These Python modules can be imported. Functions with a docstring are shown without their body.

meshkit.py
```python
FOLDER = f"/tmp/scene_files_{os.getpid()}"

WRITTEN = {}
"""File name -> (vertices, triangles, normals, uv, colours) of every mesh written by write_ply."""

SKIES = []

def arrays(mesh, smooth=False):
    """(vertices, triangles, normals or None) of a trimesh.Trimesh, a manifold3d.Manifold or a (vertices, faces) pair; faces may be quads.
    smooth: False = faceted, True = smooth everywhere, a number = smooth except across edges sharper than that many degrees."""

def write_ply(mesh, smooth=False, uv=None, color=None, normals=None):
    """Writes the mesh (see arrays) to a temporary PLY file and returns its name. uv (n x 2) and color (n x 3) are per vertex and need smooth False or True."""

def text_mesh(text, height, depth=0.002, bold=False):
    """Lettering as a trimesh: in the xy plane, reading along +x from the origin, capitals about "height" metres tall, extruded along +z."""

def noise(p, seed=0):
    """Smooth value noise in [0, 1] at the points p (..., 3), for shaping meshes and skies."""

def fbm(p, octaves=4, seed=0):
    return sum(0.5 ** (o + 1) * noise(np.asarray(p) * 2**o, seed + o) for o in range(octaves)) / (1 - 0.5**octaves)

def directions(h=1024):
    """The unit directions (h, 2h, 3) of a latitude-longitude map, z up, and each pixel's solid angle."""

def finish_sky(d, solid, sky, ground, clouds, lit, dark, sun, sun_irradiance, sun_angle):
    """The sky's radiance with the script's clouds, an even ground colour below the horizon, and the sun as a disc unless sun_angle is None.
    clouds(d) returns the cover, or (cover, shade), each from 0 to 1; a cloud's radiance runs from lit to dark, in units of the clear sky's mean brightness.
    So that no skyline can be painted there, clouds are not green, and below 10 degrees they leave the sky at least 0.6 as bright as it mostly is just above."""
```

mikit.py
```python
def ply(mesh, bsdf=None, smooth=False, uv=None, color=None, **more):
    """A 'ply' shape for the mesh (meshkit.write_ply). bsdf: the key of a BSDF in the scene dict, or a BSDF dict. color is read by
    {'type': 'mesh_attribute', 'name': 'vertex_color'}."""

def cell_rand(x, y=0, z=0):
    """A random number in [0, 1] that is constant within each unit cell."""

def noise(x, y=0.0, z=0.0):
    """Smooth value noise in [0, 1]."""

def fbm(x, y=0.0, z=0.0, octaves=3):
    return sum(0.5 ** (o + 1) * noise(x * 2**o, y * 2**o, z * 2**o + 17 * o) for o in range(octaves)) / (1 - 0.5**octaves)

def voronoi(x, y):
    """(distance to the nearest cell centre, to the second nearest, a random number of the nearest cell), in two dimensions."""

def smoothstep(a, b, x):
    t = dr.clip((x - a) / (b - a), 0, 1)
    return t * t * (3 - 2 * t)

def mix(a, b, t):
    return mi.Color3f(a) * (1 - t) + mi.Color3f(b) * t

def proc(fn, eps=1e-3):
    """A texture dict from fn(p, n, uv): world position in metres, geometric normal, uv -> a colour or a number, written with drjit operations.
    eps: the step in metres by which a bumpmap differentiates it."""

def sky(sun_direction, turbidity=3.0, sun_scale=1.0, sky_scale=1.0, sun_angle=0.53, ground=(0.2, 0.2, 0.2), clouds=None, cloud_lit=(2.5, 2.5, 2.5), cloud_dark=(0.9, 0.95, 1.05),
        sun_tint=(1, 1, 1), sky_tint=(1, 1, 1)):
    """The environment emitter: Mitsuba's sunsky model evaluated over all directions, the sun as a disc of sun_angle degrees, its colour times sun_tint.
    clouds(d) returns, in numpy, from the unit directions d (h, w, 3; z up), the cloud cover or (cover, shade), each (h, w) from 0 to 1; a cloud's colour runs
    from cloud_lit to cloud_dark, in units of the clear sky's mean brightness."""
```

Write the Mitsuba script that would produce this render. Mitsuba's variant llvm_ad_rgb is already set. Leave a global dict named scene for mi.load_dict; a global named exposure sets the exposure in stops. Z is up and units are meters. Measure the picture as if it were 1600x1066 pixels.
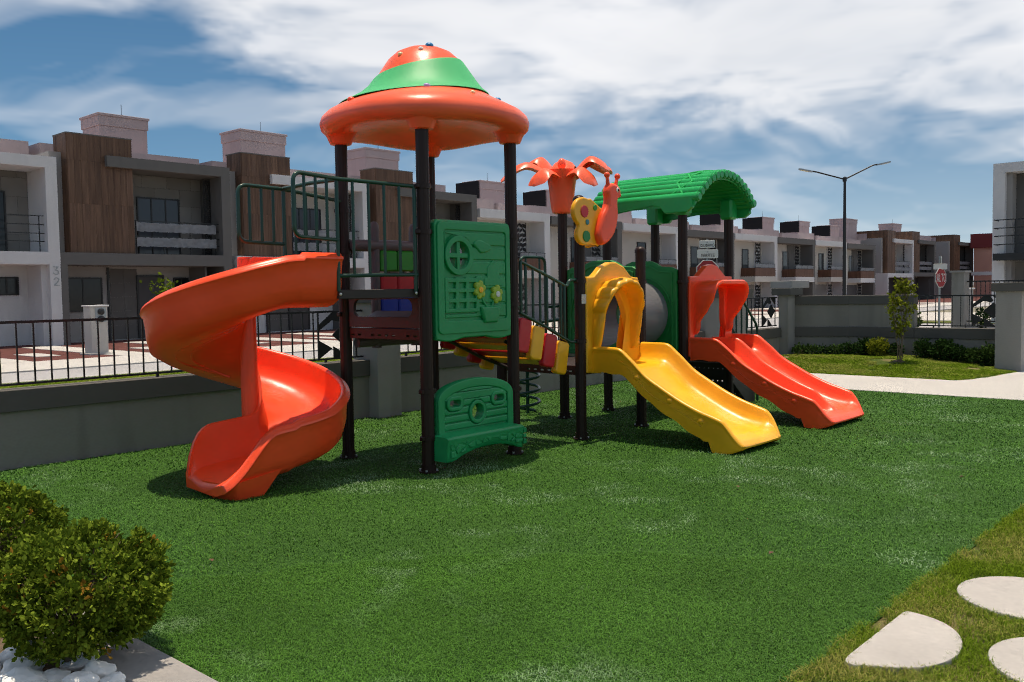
import math, random
import numpy as np, trimesh, drjit as dr, mitsuba as mi, mikit, meshkit, manifold3d, mapbox_earcut
from shapely.geometry import Polygon, Point, LineString, box as sbox
from shapely.geometry.polygon import orient
from shapely.ops import unary_union
from shapely import affinity

# ---------------------------------------------------------------- camera, sky, exposure
# World: x runs along the street (away to the right), y towards the street, z up; the camera stands at the origin.
TH = 0.836181237
CU, CN = math.cos(TH), math.sin(TH)
def w2s(X, Y):
    return np.array([X * CU + Y * CN, -X * CN + Y * CU])
FOC, PITCH, ROLL, EYE = 1409.51, 0.05519780, -0.01566017, 1.53903751
cp, sp_, cr, sr = math.cos(PITCH), math.sin(PITCH), math.cos(ROLL), math.sin(ROLL)
def to_w(v):
    a, b = w2s(v[0], v[1]); return np.array([a, b, v[2]])
FWD = to_w((0, cp, -sp_))
UP0 = np.array([0, sp_, cp]); R0 = np.array([1., 0, 0])
UPV = to_w(-sr * R0 + cr * UP0)
RGT = to_w(cr * R0 + sr * UP0)
T = mi.ScalarTransform4f
scene = {'type': 'scene'}
labels = {}
scene['camera'] = {'type': 'perspective', 'fov': math.degrees(2 * math.atan(800 / FOC)), 'fov_axis': 'x', 'near_clip': 0.05, 'far_clip': 4000.0,
                   'to_world': T().look_at(origin=[0, 0, EYE], target=[float(FWD[0]), float(FWD[1]), float(EYE + FWD[2])], up=[float(x) for x in UPV])}
exposure = 1.6

def clouds(d):
    # high thin cloud seen in perspective: warped noise whose threshold falls with height, more cloud towards +x
    el = d[..., 2]; z = np.maximum(el, 0.0)
    X, Y = d[..., 0] * CU - d[..., 1] * CN, d[..., 0] * CN + d[..., 1] * CU
    az = np.arctan2(X, Y)
    k = 1.0 / (z + 0.16)
    P = np.stack([X * k, Y * k, 0 * X], -1)
    w1 = meshkit.fbm(P * 1.1 + 4.0, 4, 5); w2 = meshkit.fbm(P * 1.1 + 9.0, 4, 6)
    Q = np.stack([P[..., 0] * 0.95 + 0.35 * P[..., 1] + 0.9 * w1, P[..., 1] * 0.8 - 0.25 * P[..., 0] + 0.9 * w2, 0 * X + 0.5], -1)
    n = meshkit.fbm(Q * 1.5, 6, 11) * 0.62 + meshkit.fbm(Q * np.array([4.2, 6.5, 1]), 5, 23) * 0.38
    soft = meshkit.fbm(Q * np.array([2.2, 3.4, 1]) + 3, 5, 37)
    edge = np.interp(az, [-3.2, -1.2, -0.52, -0.32, -0.22, 0.0, 0.28, 0.55, 1.5, 3.2], [0.42, 0.38, 0.270, 0.262, 0.205, 0.180, 0.150, 0.130, 0.36, 0.42])
    thr = 0.54 - 0.21 * np.tanh((el - edge) / 0.040) + 0.25 * np.clip((el - 0.40) / 0.25, 0, 1)
    t = np.clip((n - thr + 0.16) / 0.32, 0, 1); cov = t * t * (3 - 2 * t)
    cov = cov * (0.74 + 0.45 * (soft - 0.3))
    thin = (0.30 - 0.2 * np.clip((el - 0.4) / 0.3, 0, 1)) * np.clip((soft - 0.46) * 4, 0, 1) * np.clip(el / 0.05, 0, 1)
    cov = 1 - (1 - np.clip(cov, 0, 0.97)) * (1 - thin)
    haze = np.exp(-z / 0.10) * np.clip(0.40 + az * 0.36, 0.22, 0.6)
    cov = 1 - (1 - cov) * (1 - haze)
    shade = np.clip(0.35 + 2.2 * (meshkit.fbm(Q * 1.2 + 17, 4, 51) - 0.5) + 0.5 * (soft - 0.5), 0, 1)
    return cov, shade

SUN = (0.015, 0.035, 1.0)
scene['sky'] = mikit.sky(SUN, turbidity=2.6, sun_scale=1.0, clouds=clouds, cloud_lit=(6.2, 6.1, 6.1), cloud_dark=(4.6, 4.65, 4.75), sky_tint=(0.50, 0.88, 1.02), sky_scale=0.66)

# ---------------------------------------------------------------- materials
def smooth01(a, b, x): return mikit.smoothstep(a, b, x)
def plain(name, rgb, rough=0.5, spec=0.5, **k):
    scene[name] = {'type': 'twosided', 'b': {'type': 'principled', 'base_color': {'type': 'rgb', 'value': list(rgb)}, 'roughness': rough, 'specular': spec, **k}}
    return name
def procm(name, fn, rough=0.6, spec=0.4, bump=None, bscale=0.01, beps=1e-3, **k):
    b = {'type': 'principled', 'base_color': mikit.proc(fn), 'roughness': rough, 'specular': spec, **k}
    if bump is not None:
        b = {'type': 'bumpmap', 'arbitrary': mikit.proc(bump, eps=beps), 'scale': bscale, 'bsdf': b}
    scene[name] = {'type': 'twosided', 'b': b}
    return name
def vcol(name, rough=0.6, spec=0.3, trans=None):
    if trans is None:
        scene[name] = {'type': 'twosided', 'b': {'type': 'principled', 'base_color': {'type': 'mesh_attribute', 'name': 'vertex_color'}, 'roughness': rough, 'specular': spec}}
    else:
        scene[name] = {'type': 'principledthin', 'base_color': {'type': 'mesh_attribute', 'name': 'vertex_color'}, 'roughness': rough, 'diff_trans': trans, 'spec_trans': 0.0, 'eta': 1.4}
    return name

def plastic(name, rgb, rough=0.34):
    # moulded plastic: faint scuffs in tone, faint orange-peel in the gloss
    c = mi.ScalarColor3f(*rgb)
    def fn(p, n, uv):
        t = mikit.fbm(p.x * 3, p.y * 3, p.z * 3, 3)
        return mikit.mix(mi.Color3f(*[x * 0.86 for x in rgb]), mi.Color3f(*[min(1, x * 1.05 + 0.012) for x in rgb]), dr.clip(t * 1.5 - 0.25 + 0.16 * (mikit.noise(p.x * 45, p.y * 45, p.z * 45) - 0.5), 0, 1))
    def bm(p, n, uv): return mikit.noise(p.x * 14, p.y * 14, p.z * 14)
    return procm(name, fn, rough, 0.5, bm, 0.0014, 4e-3)
plastic('m_orange', (0.97, 0.080, 0.016))
plastic('m_orange_light', (0.97, 0.125, 0.045))
plastic('m_yellow', (0.88, 0.42, 0.006))
plastic('m_green', (0.003, 0.27, 0.080), 0.42)
plastic('m_green_roof', (0.006, 0.36, 0.085))
plastic('m_green_dark', (0.005, 0.20, 0.04), 0.45)
plain('m_rope', (0.02, 0.40, 0.10), 0.7, 0.2)
plain('m_green_band', (0.07, 0.46, 0.17), 0.5, 0.35)
plain('m_red', (0.52, 0.012, 0.02), 0.4)
plain('m_blue', (0.01, 0.04, 0.42), 0.4)
plain('m_block_green', (0.02, 0.26, 0.012), 0.4)
plain('m_teal', (0.03, 0.20, 0.24), 0.4)
plain('m_sky_blue', (0.03, 0.22, 0.50), 0.35)
plain('m_lilac', (0.42, 0.33, 0.66), 0.35)
plain('m_cream', (0.85, 0.72, 0.42), 0.35)
plain('m_lime', (0.28, 0.42, 0.03), 0.45)
plain('m_white', (0.80, 0.80, 0.78), 0.5)
plain('m_black', (0.012, 0.012, 0.013), 0.45)
plain('m_bolt', (0.55, 0.55, 0.54), 0.35, metallic=0.8)
plain('m_pole', (0.024, 0.011, 0.009), 0.40, 0.28)
plain('m_deck', (0.030, 0.020, 0.018), 0.5)
plain('m_deck_red', (0.050, 0.017, 0.012), 0.5, 0.3)
plain('m_rail', (0.008, 0.050, 0.034), 0.30, 0.5)
plain('m_mauve', (0.115, 0.088, 0.095), 0.55)
plain('m_tube', (0.17, 0.165, 0.175), 0.38)
plain('m_iron', (0.012, 0.012, 0.013), 0.4)
plain('m_sign_red', (0.32, 0.016, 0.02), 0.45)
plain('m_sign_white', (0.62, 0.62, 0.60), 0.45)
plain('m_steel', (0.34, 0.36, 0.37), 0.4, metallic=0.5)
plain('m_dark_glass', (0.010, 0.012, 0.015), 0.10, 0.4)
plain('m_blue_glass', (0.035, 0.042, 0.055), 0.14, 0.5)
plain('m_screen', (0.008, 0.0085, 0.011), 0.7, 0.2)
plain('m_dark_door', (0.045, 0.04, 0.042), 0.5)

def concrete(name, rgb, sc=2.0, amp=0.16, rough=0.85, bs=0.004, streak=0.0):
    def fn(p, n, uv):
        t = mikit.fbm(p.x * sc, p.y * sc, p.z * sc, 4)
        f = mikit.noise(p.x * 70, p.y * 70, p.z * 70)
        k = 1 + amp * 2 * (t - 0.5) + 0.10 * (f - 0.5)
        if streak:
            s = mikit.fbm(p.x * 5 + p.y * 5, 0, p.z * 0.5, 3)
            k = k - streak * smooth01(0.5, 0.8, s)
        return mi.Color3f(*rgb) * k
    def bm(p, n, uv): return mikit.fbm(p.x * 40, p.y * 40, p.z * 40, 3)
    return procm(name, fn, rough, 0.25, bm, bs, 4e-3)
concrete('m_wall_grey', (0.225, 0.213, 0.192), 1.6, 0.10, streak=0.16)
concrete('m_wall_dark', (0.098, 0.093, 0.085), 1.6, 0.10, streak=0.05)
concrete('m_pillar', (0.275, 0.263, 0.245), 1.6, 0.10, streak=0.16)
concrete('m_house_white', (0.585, 0.58, 0.585), 0.7, 0.06, bs=0.003, streak=0.05)
concrete('m_house_grey', (0.128, 0.123, 0.118), 0.7, 0.07, bs=0.003, streak=0.05)
concrete('m_house_mid', (0.31, 0.297, 0.288), 0.7, 0.07, bs=0.003)
concrete('m_house_beige', (0.50, 0.475, 0.435), 0.7, 0.06, bs=0.003)
concrete('m_pink', (0.40, 0.325, 0.335), 0.8, 0.08, bs=0.003, streak=0.06)
concrete('m_pink_dark', (0.32, 0.262, 0.27), 0.8, 0.08, bs=0.003)
concrete('m_terracotta', (0.50, 0.27, 0.21), 0.8, 0.08)
concrete('m_redroof', (0.16, 0.032, 0.032), 0.8, 0.08)
concrete('m_tile_a', (0.205, 0.195, 0.18), 1.2, 0.22)
concrete('m_tile_b', (0.185, 0.175, 0.162), 1.2, 0.22)
concrete('m_tile_c', (0.225, 0.213, 0.198), 1.2, 0.22)
concrete('m_tile_dark', (0.12, 0.113, 0.108), 1.2, 0.22)
concrete('m_pave', (0.375, 0.365, 0.345), 0.8, 0.07)
concrete('m_stone_step', (0.395, 0.38, 0.36), 3.2, 0.16, bs=0.010)
concrete('m_curb', (0.28, 0.27, 0.26), 2.2, 0.10)
concrete('m_asphalt', (0.27, 0.27, 0.275), 0.6, 0.10)
concrete('m_mulch', (0.085, 0.032, 0.028), 6.0, 0.35)
concrete('m_soil', (0.10, 0.075, 0.05), 3.0, 0.3)
concrete('m_bark', (0.14, 0.105, 0.075), 9.0, 0.3)
concrete('m_boulder', (0.80, 0.79, 0.77), 6.0, 0.12)

def wood(name, dark, light, off):
    def fn(p, n, uv):
        h = p.x + p.y
        g = mikit.fbm(h * 16 + off * 7.3, off * 3.1, p.z * 0.9, 4)
        k = mikit.noise(h * 70, off, p.z * 2.2)
        return mikit.mix(dark, light, dr.clip(g * 1.25 - 0.2 + 0.25 * (k - 0.5), 0, 1))
    return procm(name, fn, 0.55, 0.3)
WOODS = [wood('m_wood_a', (0.065, 0.034, 0.021), (0.17, 0.094, 0.058), 1), wood('m_wood_b', (0.078, 0.042, 0.026), (0.19, 0.108, 0.068), 2), wood('m_wood_c', (0.056, 0.03, 0.019), (0.15, 0.083, 0.051), 3), wood('m_wood_d', (0.070, 0.036, 0.023), (0.20, 0.116, 0.076), 4)]
wood('m_wood_red', (0.07, 0.032, 0.02), (0.18, 0.088, 0.055), 5)

def film_fn(p, n, uv): return mi.Color3f(0.50, 0.52, 0.56) * (0.75 + 0.5 * mikit.fbm((p.x + p.y) * 7, 0, p.z * 9, 3))
scene['m_film'] = {'type': 'principledthin', 'base_color': mikit.proc(film_fn), 'roughness': 0.25, 'spec_trans': 0.45, 'diff_trans': 0.7, 'eta': 1.3}
scene['m_pane'] = {'type': 'thindielectric'}

def turf_base(p, n, uv):
    t = mikit.fbm(p.x * 1.3, p.y * 1.3, 0.0, 3)
    return mikit.mix((0.022, 0.060, 0.012), (0.035, 0.085, 0.016), t)
procm('m_turf_base', turf_base, 0.9, 0.1)
def lawn_base(p, n, uv):
    t = mikit.fbm(p.x * 2.1, p.y * 2.1, 0.0, 4)
    return mikit.mix((0.05, 0.075, 0.015), (0.15, 0.125, 0.06), smooth01(0.45, 0.7, t))
procm('m_lawn_base', lawn_base, 0.95, 0.1)
def ground_fn(p, n, uv):
    t = mikit.fbm(p.x * 0.05, p.y * 0.05, 0.0, 4)
    return mikit.mix((0.12, 0.12, 0.09), (0.20, 0.18, 0.14), t)
procm('m_ground', ground_fn, 0.95, 0.1)
vcol('m_turf', 0.5, 0.15)
vcol('m_grass', 0.5, 0.3, trans=0.5)
vcol('m_leaf', 0.34, 0.5, trans=0.28)

# ---------------------------------------------------------------- registry
used = set()
def numbered(key):
    if key not in used:
        used.add(key); return key
    i = 1
    while f'{key}_{i:03d}' in used: i += 1
    key = f'{key}_{i:03d}'; used.add(key); return key
def thing(name, label, cat, group=None, kind=None):
    k = numbered(name)
    labels[k] = {'label': label, 'category': cat}
    if group: labels[k]['group'] = group
    if kind: labels[k]['kind'] = kind
    return k
def struct(name, mesh, mat, smooth=False, **k):
    key = numbered(name); scene[key] = mikit.ply(mesh, mat, smooth=smooth, **k); labels[key] = {'label': name.replace('_', ' '), 'kind': 'structure'}
    return key
def part(parent, name, mesh, mat, smooth=False, label=None, kind=None, **k):
    key = numbered(parent + '__' + name)
    scene[key] = mikit.ply(mesh, mat, smooth=smooth, **k)
    if label or kind:
        labels[key] = {}
        if label: labels[key]['label'] = label
        if kind: labels[key]['kind'] = kind
    return key
def hold(parent, name, label=None):
    """a part that is only the holder of sub-parts"""
    key = numbered(parent + '__' + name)
    if label: labels[key] = {'label': label}
    return key
def solo(name, mesh, mat, label, cat, group=None, kind=None, smooth=False, **k):
    key = thing(name, label, cat, group, kind); scene[key] = mikit.ply(mesh, mat, smooth=smooth, **k); return key

# ---------------------------------------------------------------- mesh helpers
def cat(*ms):
    ms = [m for g in ms for m in (g if isinstance(g, (list, tuple)) else [g])]
    return trimesh.util.concatenate(ms)
def TM(v, f): return trimesh.Trimesh(np.asarray(v, float), np.asarray(f, int), process=False)
def hull(pts):
    m = manifold3d.Manifold.hull_points(np.asarray(pts, float)).to_mesh()
    return TM(m.vert_properties[:, :3], m.tri_verts)
def bx(x0, x1, y0, y1, z0, z1, c=0.0):
    x0, x1, y0, y1, z0, z1 = min(x0, x1), max(x0, x1), min(y0, y1), max(y0, y1), min(z0, z1), max(z0, z1)
    if c <= 0:
        m = trimesh.creation.box((x1 - x0, y1 - y0, z1 - z0)); m.apply_translation(((x0 + x1) / 2, (y0 + y1) / 2, (z0 + z1) / 2)); return m
    P = []
    for x, sx in ((x0, 1), (x1, -1)):
        for y, sy in ((y0, 1), (y1, -1)):
            for z, sz in ((z0, 1), (z1, -1)):
                P += [(x, y + sy * c, z + sz * c), (x + sx * c, y, z + sz * c), (x + sx * c, y + sy * c, z)]
    return hull(P)
def loft(sections, closed=True, caps=True):
    S = np.asarray(sections, float); m, k, _ = S.shape
    f = []
    kk = k if closed else k - 1
    i, j = np.meshgrid(np.arange(m - 1), np.arange(kk), indexing='ij'); i, j = i.ravel(), j.ravel(); j2 = (j + 1) % k
    q = np.stack([i * k + j, i * k + j2, (i + 1) * k + j2, (i + 1) * k + j], -1)
    f = np.vstack([q[:, [0, 1, 2]], q[:, [0, 2, 3]]])
    v = S.reshape(-1, 3)
    if caps and closed:
        for s, flip in ((0, True), (m - 1, False)):
            P = S[s]; c = P.mean(0)
            # triangulate in the section's own plane
            U, _, Vt = np.linalg.svd(P - c); e1, e2 = Vt[0], Vt[1]
            p2 = np.stack([(P - c) @ e1, (P - c) @ e2], -1)
            t = mapbox_earcut.triangulate_float64(p2, np.array([len(p2)])).reshape(-1, 3)
            area = 0.5 * np.sum(p2[:, 0] * np.roll(p2[:, 1], -1) - np.roll(p2[:, 0], -1) * p2[:, 1])
            if (area < 0) != flip: t = t[:, ::-1]
            f = np.vstack([f, t + s * k])
    return TM(v, f)
def tube(pts, r, sides=10, closed=False):
    p = np.asarray(pts, float); n = len(p); r = np.broadcast_to(np.asarray(r, float), (n,))
    t = (np.roll(p, -1, 0) - np.roll(p, 1, 0)) if closed else np.gradient(p, axis=0)
    t /= np.linalg.norm(t, axis=1, keepdims=True) + 1e-12
    a = np.cross(t[0], [0, 0, 1.0]);
    if np.linalg.norm(a) < 1e-3: a = np.cross(t[0], [1.0, 0, 0])
    a /= np.linalg.norm(a); ang = np.arange(sides) * 2 * np.pi / sides; S = []
    for i in range(n):
        a = a - t[i] * (a @ t[i]); a /= np.linalg.norm(a) + 1e-12
        b = np.cross(t[i], a)
        S.append(p[i] + r[i] * (np.cos(ang)[:, None] * a + np.sin(ang)[:, None] * b))
    if closed: S.append(S[0])
    return loft(S, True, not closed)
def fillet(pts, rad=0.06, k=5):
    """polyline with its inner corners rounded"""
    p = [np.asarray(x, float) for x in pts]; out = [p[0]]
    for i in range(1, len(p) - 1):
        a, b, c = p[i - 1], p[i], p[i + 1]
        u = (a - b); v = (c - b); lu, lv = np.linalg.norm(u), np.linalg.norm(v); d = min(rad, lu * 0.48, lv * 0.48)
        A, C = b + u / lu * d, b + v / lv * d
        for s in np.linspace(0, 1, k): out.append((1 - s) ** 2 * A + 2 * s * (1 - s) * b + s * s * C)
    out.append(p[-1]); return np.array(out)
def ring_pts(ring, maxlen=None):
    p = np.array(ring.coords)[:-1, :2]
    keep = np.linalg.norm(p - np.roll(p, 1, 0), axis=1) > 1e-6
    p = p[keep]
    if maxlen:
        q = []
        for i in range(len(p)):
            a, b = p[i], p[(i + 1) % len(p)]; n = max(1, int(math.ceil(np.linalg.norm(b - a) / maxlen)))
            for s in range(n): q.append(a + (b - a) * s / n)
        p = np.array(q)
    return p
def bev(poly, depth, r=0.01, k=3, back=True):
    """polygon extruded along +z with rounded edges (z 0 is the back, z = depth the front)"""
    if poly.geom_type != 'Polygon':
        return cat(*[bev(g, depth, r, k, back) for g in poly.geoms])
    poly = orient(poly, 1.0)
    rings = [ring_pts(poly.exterior)] + [ring_pts(h) for h in poly.interiors]
    nrm = []
    for p in rings:
        e = np.roll(p, -1, 0) - p; e /= np.linalg.norm(e, axis=1, keepdims=True)
        n1 = np.stack([-e[:, 1], e[:, 0]], -1); n0 = np.roll(n1, 1, 0)
        m = n0 + n1; l = np.linalg.norm(m, axis=1, keepdims=True); m = m / np.maximum(l, 1e-9)
        nrm.append(m / np.maximum((m * n1).sum(1, keepdims=True), 0.45))
    lay = []
    ang = np.linspace(0, np.pi / 2, k + 1)
    if back: lay += [(r * (1 - math.sin(a)), r * (1 - math.cos(a))) for a in ang]
    else: lay += [(0, 0)]
    lay += [(r * (1 - math.cos(a)), depth - r * (1 - math.sin(a))) for a in ang]
    V, F = [], []; off = 0; ends = np.cumsum([len(p) for p in rings]); N = ends[-1]
    for (o, z) in lay:
        V.append(np.hstack([np.vstack([p + o * n for p, n in zip(rings, nrm)]), np.full((N, 1), z)]))
    for L in range(len(lay) - 1):
        s = 0
        for p in rings:
            i = np.arange(len(p)); j = (i + 1) % len(p); a, b = L * N + s + i, L * N + s + j; c, d = a + N, b + N
            F += [np.stack([a, b, d], -1), np.stack([a, d, c], -1)]; s += len(p)
    t = mapbox_earcut.triangulate_float64(V[-1][:, :2].copy(), ends).reshape(-1, 3)
    p2 = V[-1][:, :2]; ar = np.cross(p2[t[:, 1]] - p2[t[:, 0]], p2[t[:, 2]] - p2[t[:, 0]])
    t = np.where((ar < 0)[:, None], t[:, ::-1], t)
    F += [t + (len(lay) - 1) * N, t[:, ::-1]]
    return TM(np.vstack(V), np.vstack(F))
def place(m, o, ex, ey):
    ex, ey = np.asarray(ex, float), np.asarray(ey, float); ez = np.cross(ex, ey)
    M = np.eye(4); M[:3, 0], M[:3, 1], M[:3, 2], M[:3, 3] = ex, ey, ez, o
    m = m.copy(); m.apply_transform(M); return m
def front(poly, b, depth, r=0.01, k=3):
    """polygon in (x, z) extruded towards the viewer (-y); b is its back plane"""
    return place(bev(poly, depth, r, k), (0, b, 0), (1, 0, 0), (0, 0, 1))
def side(poly, a, depth, r=0.01, k=3):
    """polygon in (y, z) extruded towards +x from plane x = a"""
    return place(bev(poly, depth, r, k), (a, 0, 0), (0, 1, 0), (0, 0, 1))
def lathe(prof, c=(0, 0, 0), sides=24):
    p = np.asarray(prof, float); a = np.arange(sides) * 2 * np.pi / sides
    S = np.stack([np.outer(np.ones(len(p)), np.zeros(sides))] * 3, -1)
    S[..., 0] = c[0] + p[:, :1] * np.cos(a); S[..., 1] = c[1] + p[:, :1] * np.sin(a); S[..., 2] = c[2] + p[:, 1:2]
    return loft(S, True, True)
def cyl(x, y, z0, z1, r, sides=20): return lathe([(r, z0), (r, z1)], (x, y, 0), sides)
def ball(c, rx, ry=None, rz=None, sub=2):
    m = trimesh.creation.icosphere(sub); m.apply_scale((rx, ry or rx, rz or rx)); m.apply_translation(c); return m
def rrect(x0, x1, y0, y1, r=0.05, q=6): return sbox(x0 + r, y0 + r, x1 - r, y1 - r).buffer(r, quad_segs=q)
def smoothpoly(pts, n=8):
    """closed Catmull-Rom outline"""
    p = np.asarray(pts, float); m = len(p); out = []
    for i in range(m):
        a, b, c, d = p[i - 1], p[i], p[(i + 1) % m], p[(i + 2) % m]
        for t in np.arange(n) / n:
            out.append(0.5 * ((2 * b) + (c - a) * t + (2 * a - 5 * b + 4 * c - d) * t * t + (3 * b - a - 3 * c + d) * t ** 3))
    return Polygon(out).buffer(0)
def crom(x, xs, ys):
    from scipy.interpolate import PchipInterpolator
    return PchipInterpolator(xs, ys)(x)

# ================================================================ the setting: ground, street, park
WALL_B = 8.8
G0 = -0.02
struct('ground', bx(-600, 900, -500, 900, -0.6, -0.055), 'm_ground')
# street strips (each laid a few millimetres above the one below)
struct('street_verge', bx(-30, 29.4, WALL_B + 0.2, 17.6, -0.2, 0.0), 'm_lawn_base')
struct('street_verge', bx(38.2, 40.2, -60, 17.6, -0.2, 0.02), 'm_lawn_base')
struct('pavement', bx(40.2, 52, -60, 17.6, -0.2, 0.03), 'm_pave')
struct('street', bx(-60, 29.9, 17.6, 20.4, -0.2, -0.012), 'm_asphalt')
struct('street', bx(29.9, 38.0, -60, 20.4, -0.2, -0.016), 'm_asphalt')
struct('street', bx(38.0, 200, 17.6, 20.4, -0.2, -0.012), 'm_asphalt')
struct('kerb', bx(-60, 29.5, 17.45, 17.6, -0.2, 0.05, 0.015), 'm_pave')
struct('pavement', bx(-60, 200, 20.4, 23.2, -0.2, 0.02), 'm_pave')
struct('front_yard', bx(-60, 200, 23.2, 36, -0.2, 0.004), 'm_mulch')

# park floor
TURF = (1.8, 13.2, 1.5, WALL_B)
struct('turf_base', bx(1.8, 13.2, 1.5, WALL_B, -0.2, 0.0), 'm_turf_base')
struct('lawn_soil', bx(-20, 13.2, -30, 1.5, -0.2, -0.008), 'm_lawn_base')
# the far lawn rises in a low mound towards the wall
def mound(x, y):
    return 0.17 * np.clip((x - 15.35) / 1.6, 0, 1) ** 1.2 * np.clip((y - 3.9) / 2.0, 0, 1) * np.clip((9.4 - y) / 1.5, 0, 1)
gx, gy = np.meshgrid(np.linspace(15.25, 18.0, 45), np.linspace(3.0, 8.75, 70), indexing='ij')
def path_edge(y): return 15.3 + 0.06 * np.sin(y * 1.9)
gz = mound(gx, gy) - 0.004 + 0.012 * meshkit.noise(np.stack([gx * 3, gy * 3, gx * 0], -1))
idx = np.arange(45 * 70).reshape(45, 70)
q = np.stack([idx[:-1, :-1], idx[1:, :-1], idx[1:, 1:], idx[:-1, 1:]], -1).reshape(-1, 4)
mound_mesh = TM(np.stack([gx, gy, gz], -1).reshape(-1, 3), np.vstack([q[:, [0, 1, 2]], q[:, [0, 2, 3]]]))
struct('lawn_mound', mound_mesh, 'm_lawn_base', True)
path_poly = Polygon([(13.2, -20), (13.2, 8.75), (15.3, 8.75), (15.32, 4.35), (15.6, 4.2), (17.2, 3.95), (18.9, 3.85), (24, 3.85), (24, 1.2), (15.3, 1.2), (15.3, -20)])
struct('footpath', place(bev(path_poly, 0.2, 0.006, 1), (0, 0, -0.188), (1, 0, 0), (0, 1, 0)), 'm_pave')

# synthetic turf: short blades, denser and finer near the camera
def blades(rng, n, x0, x1, y0, y1, hgt, wid, lean, zf=None, keep=None):
    x, y = rng.uniform(x0, x1, n), rng.uniform(y0, y1, n)
    if keep is not None:
        k = keep(x, y); x, y = x[k], y[k]; n = len(x)
    z = zf(x, y) if zf is not None else np.zeros(n)
    ph = rng.uniform(0, 2 * np.pi, n); h = hgt * rng.uniform(0.6, 1.25, n); w = wid * rng.uniform(0.7, 1.3, n)
    d = np.stack([np.cos(ph), np.sin(ph)], -1); s = np.stack([-d[:, 1], d[:, 0]], -1); L = lean * rng.uniform(0.1, 1.0, n) * h
    B = np.stack([x, y, z - 0.002], -1); S = np.concatenate([s * w[:, None] / 2, np.zeros((n, 1))], 1)
    mid = B + np.concatenate([d * (L * 0.3)[:, None], (h * 0.6)[:, None]], 1)
    tip = B + np.concatenate([d * L[:, None], (h * max(0.62, 1 - 0.15 * np.abs(lean)))[:, None]], 1)
    V = np.stack([B - S, B + S, mid + S * 0.8, mid - S * 0.8, tip], 1).reshape(-1, 3)
    i = np.arange(n)[:, None] * 5
    F = np.concatenate([i + [0, 1, 2], i + [0, 2, 3], i + [3, 2, 4]], 0)
    return V, F, x, y
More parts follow.
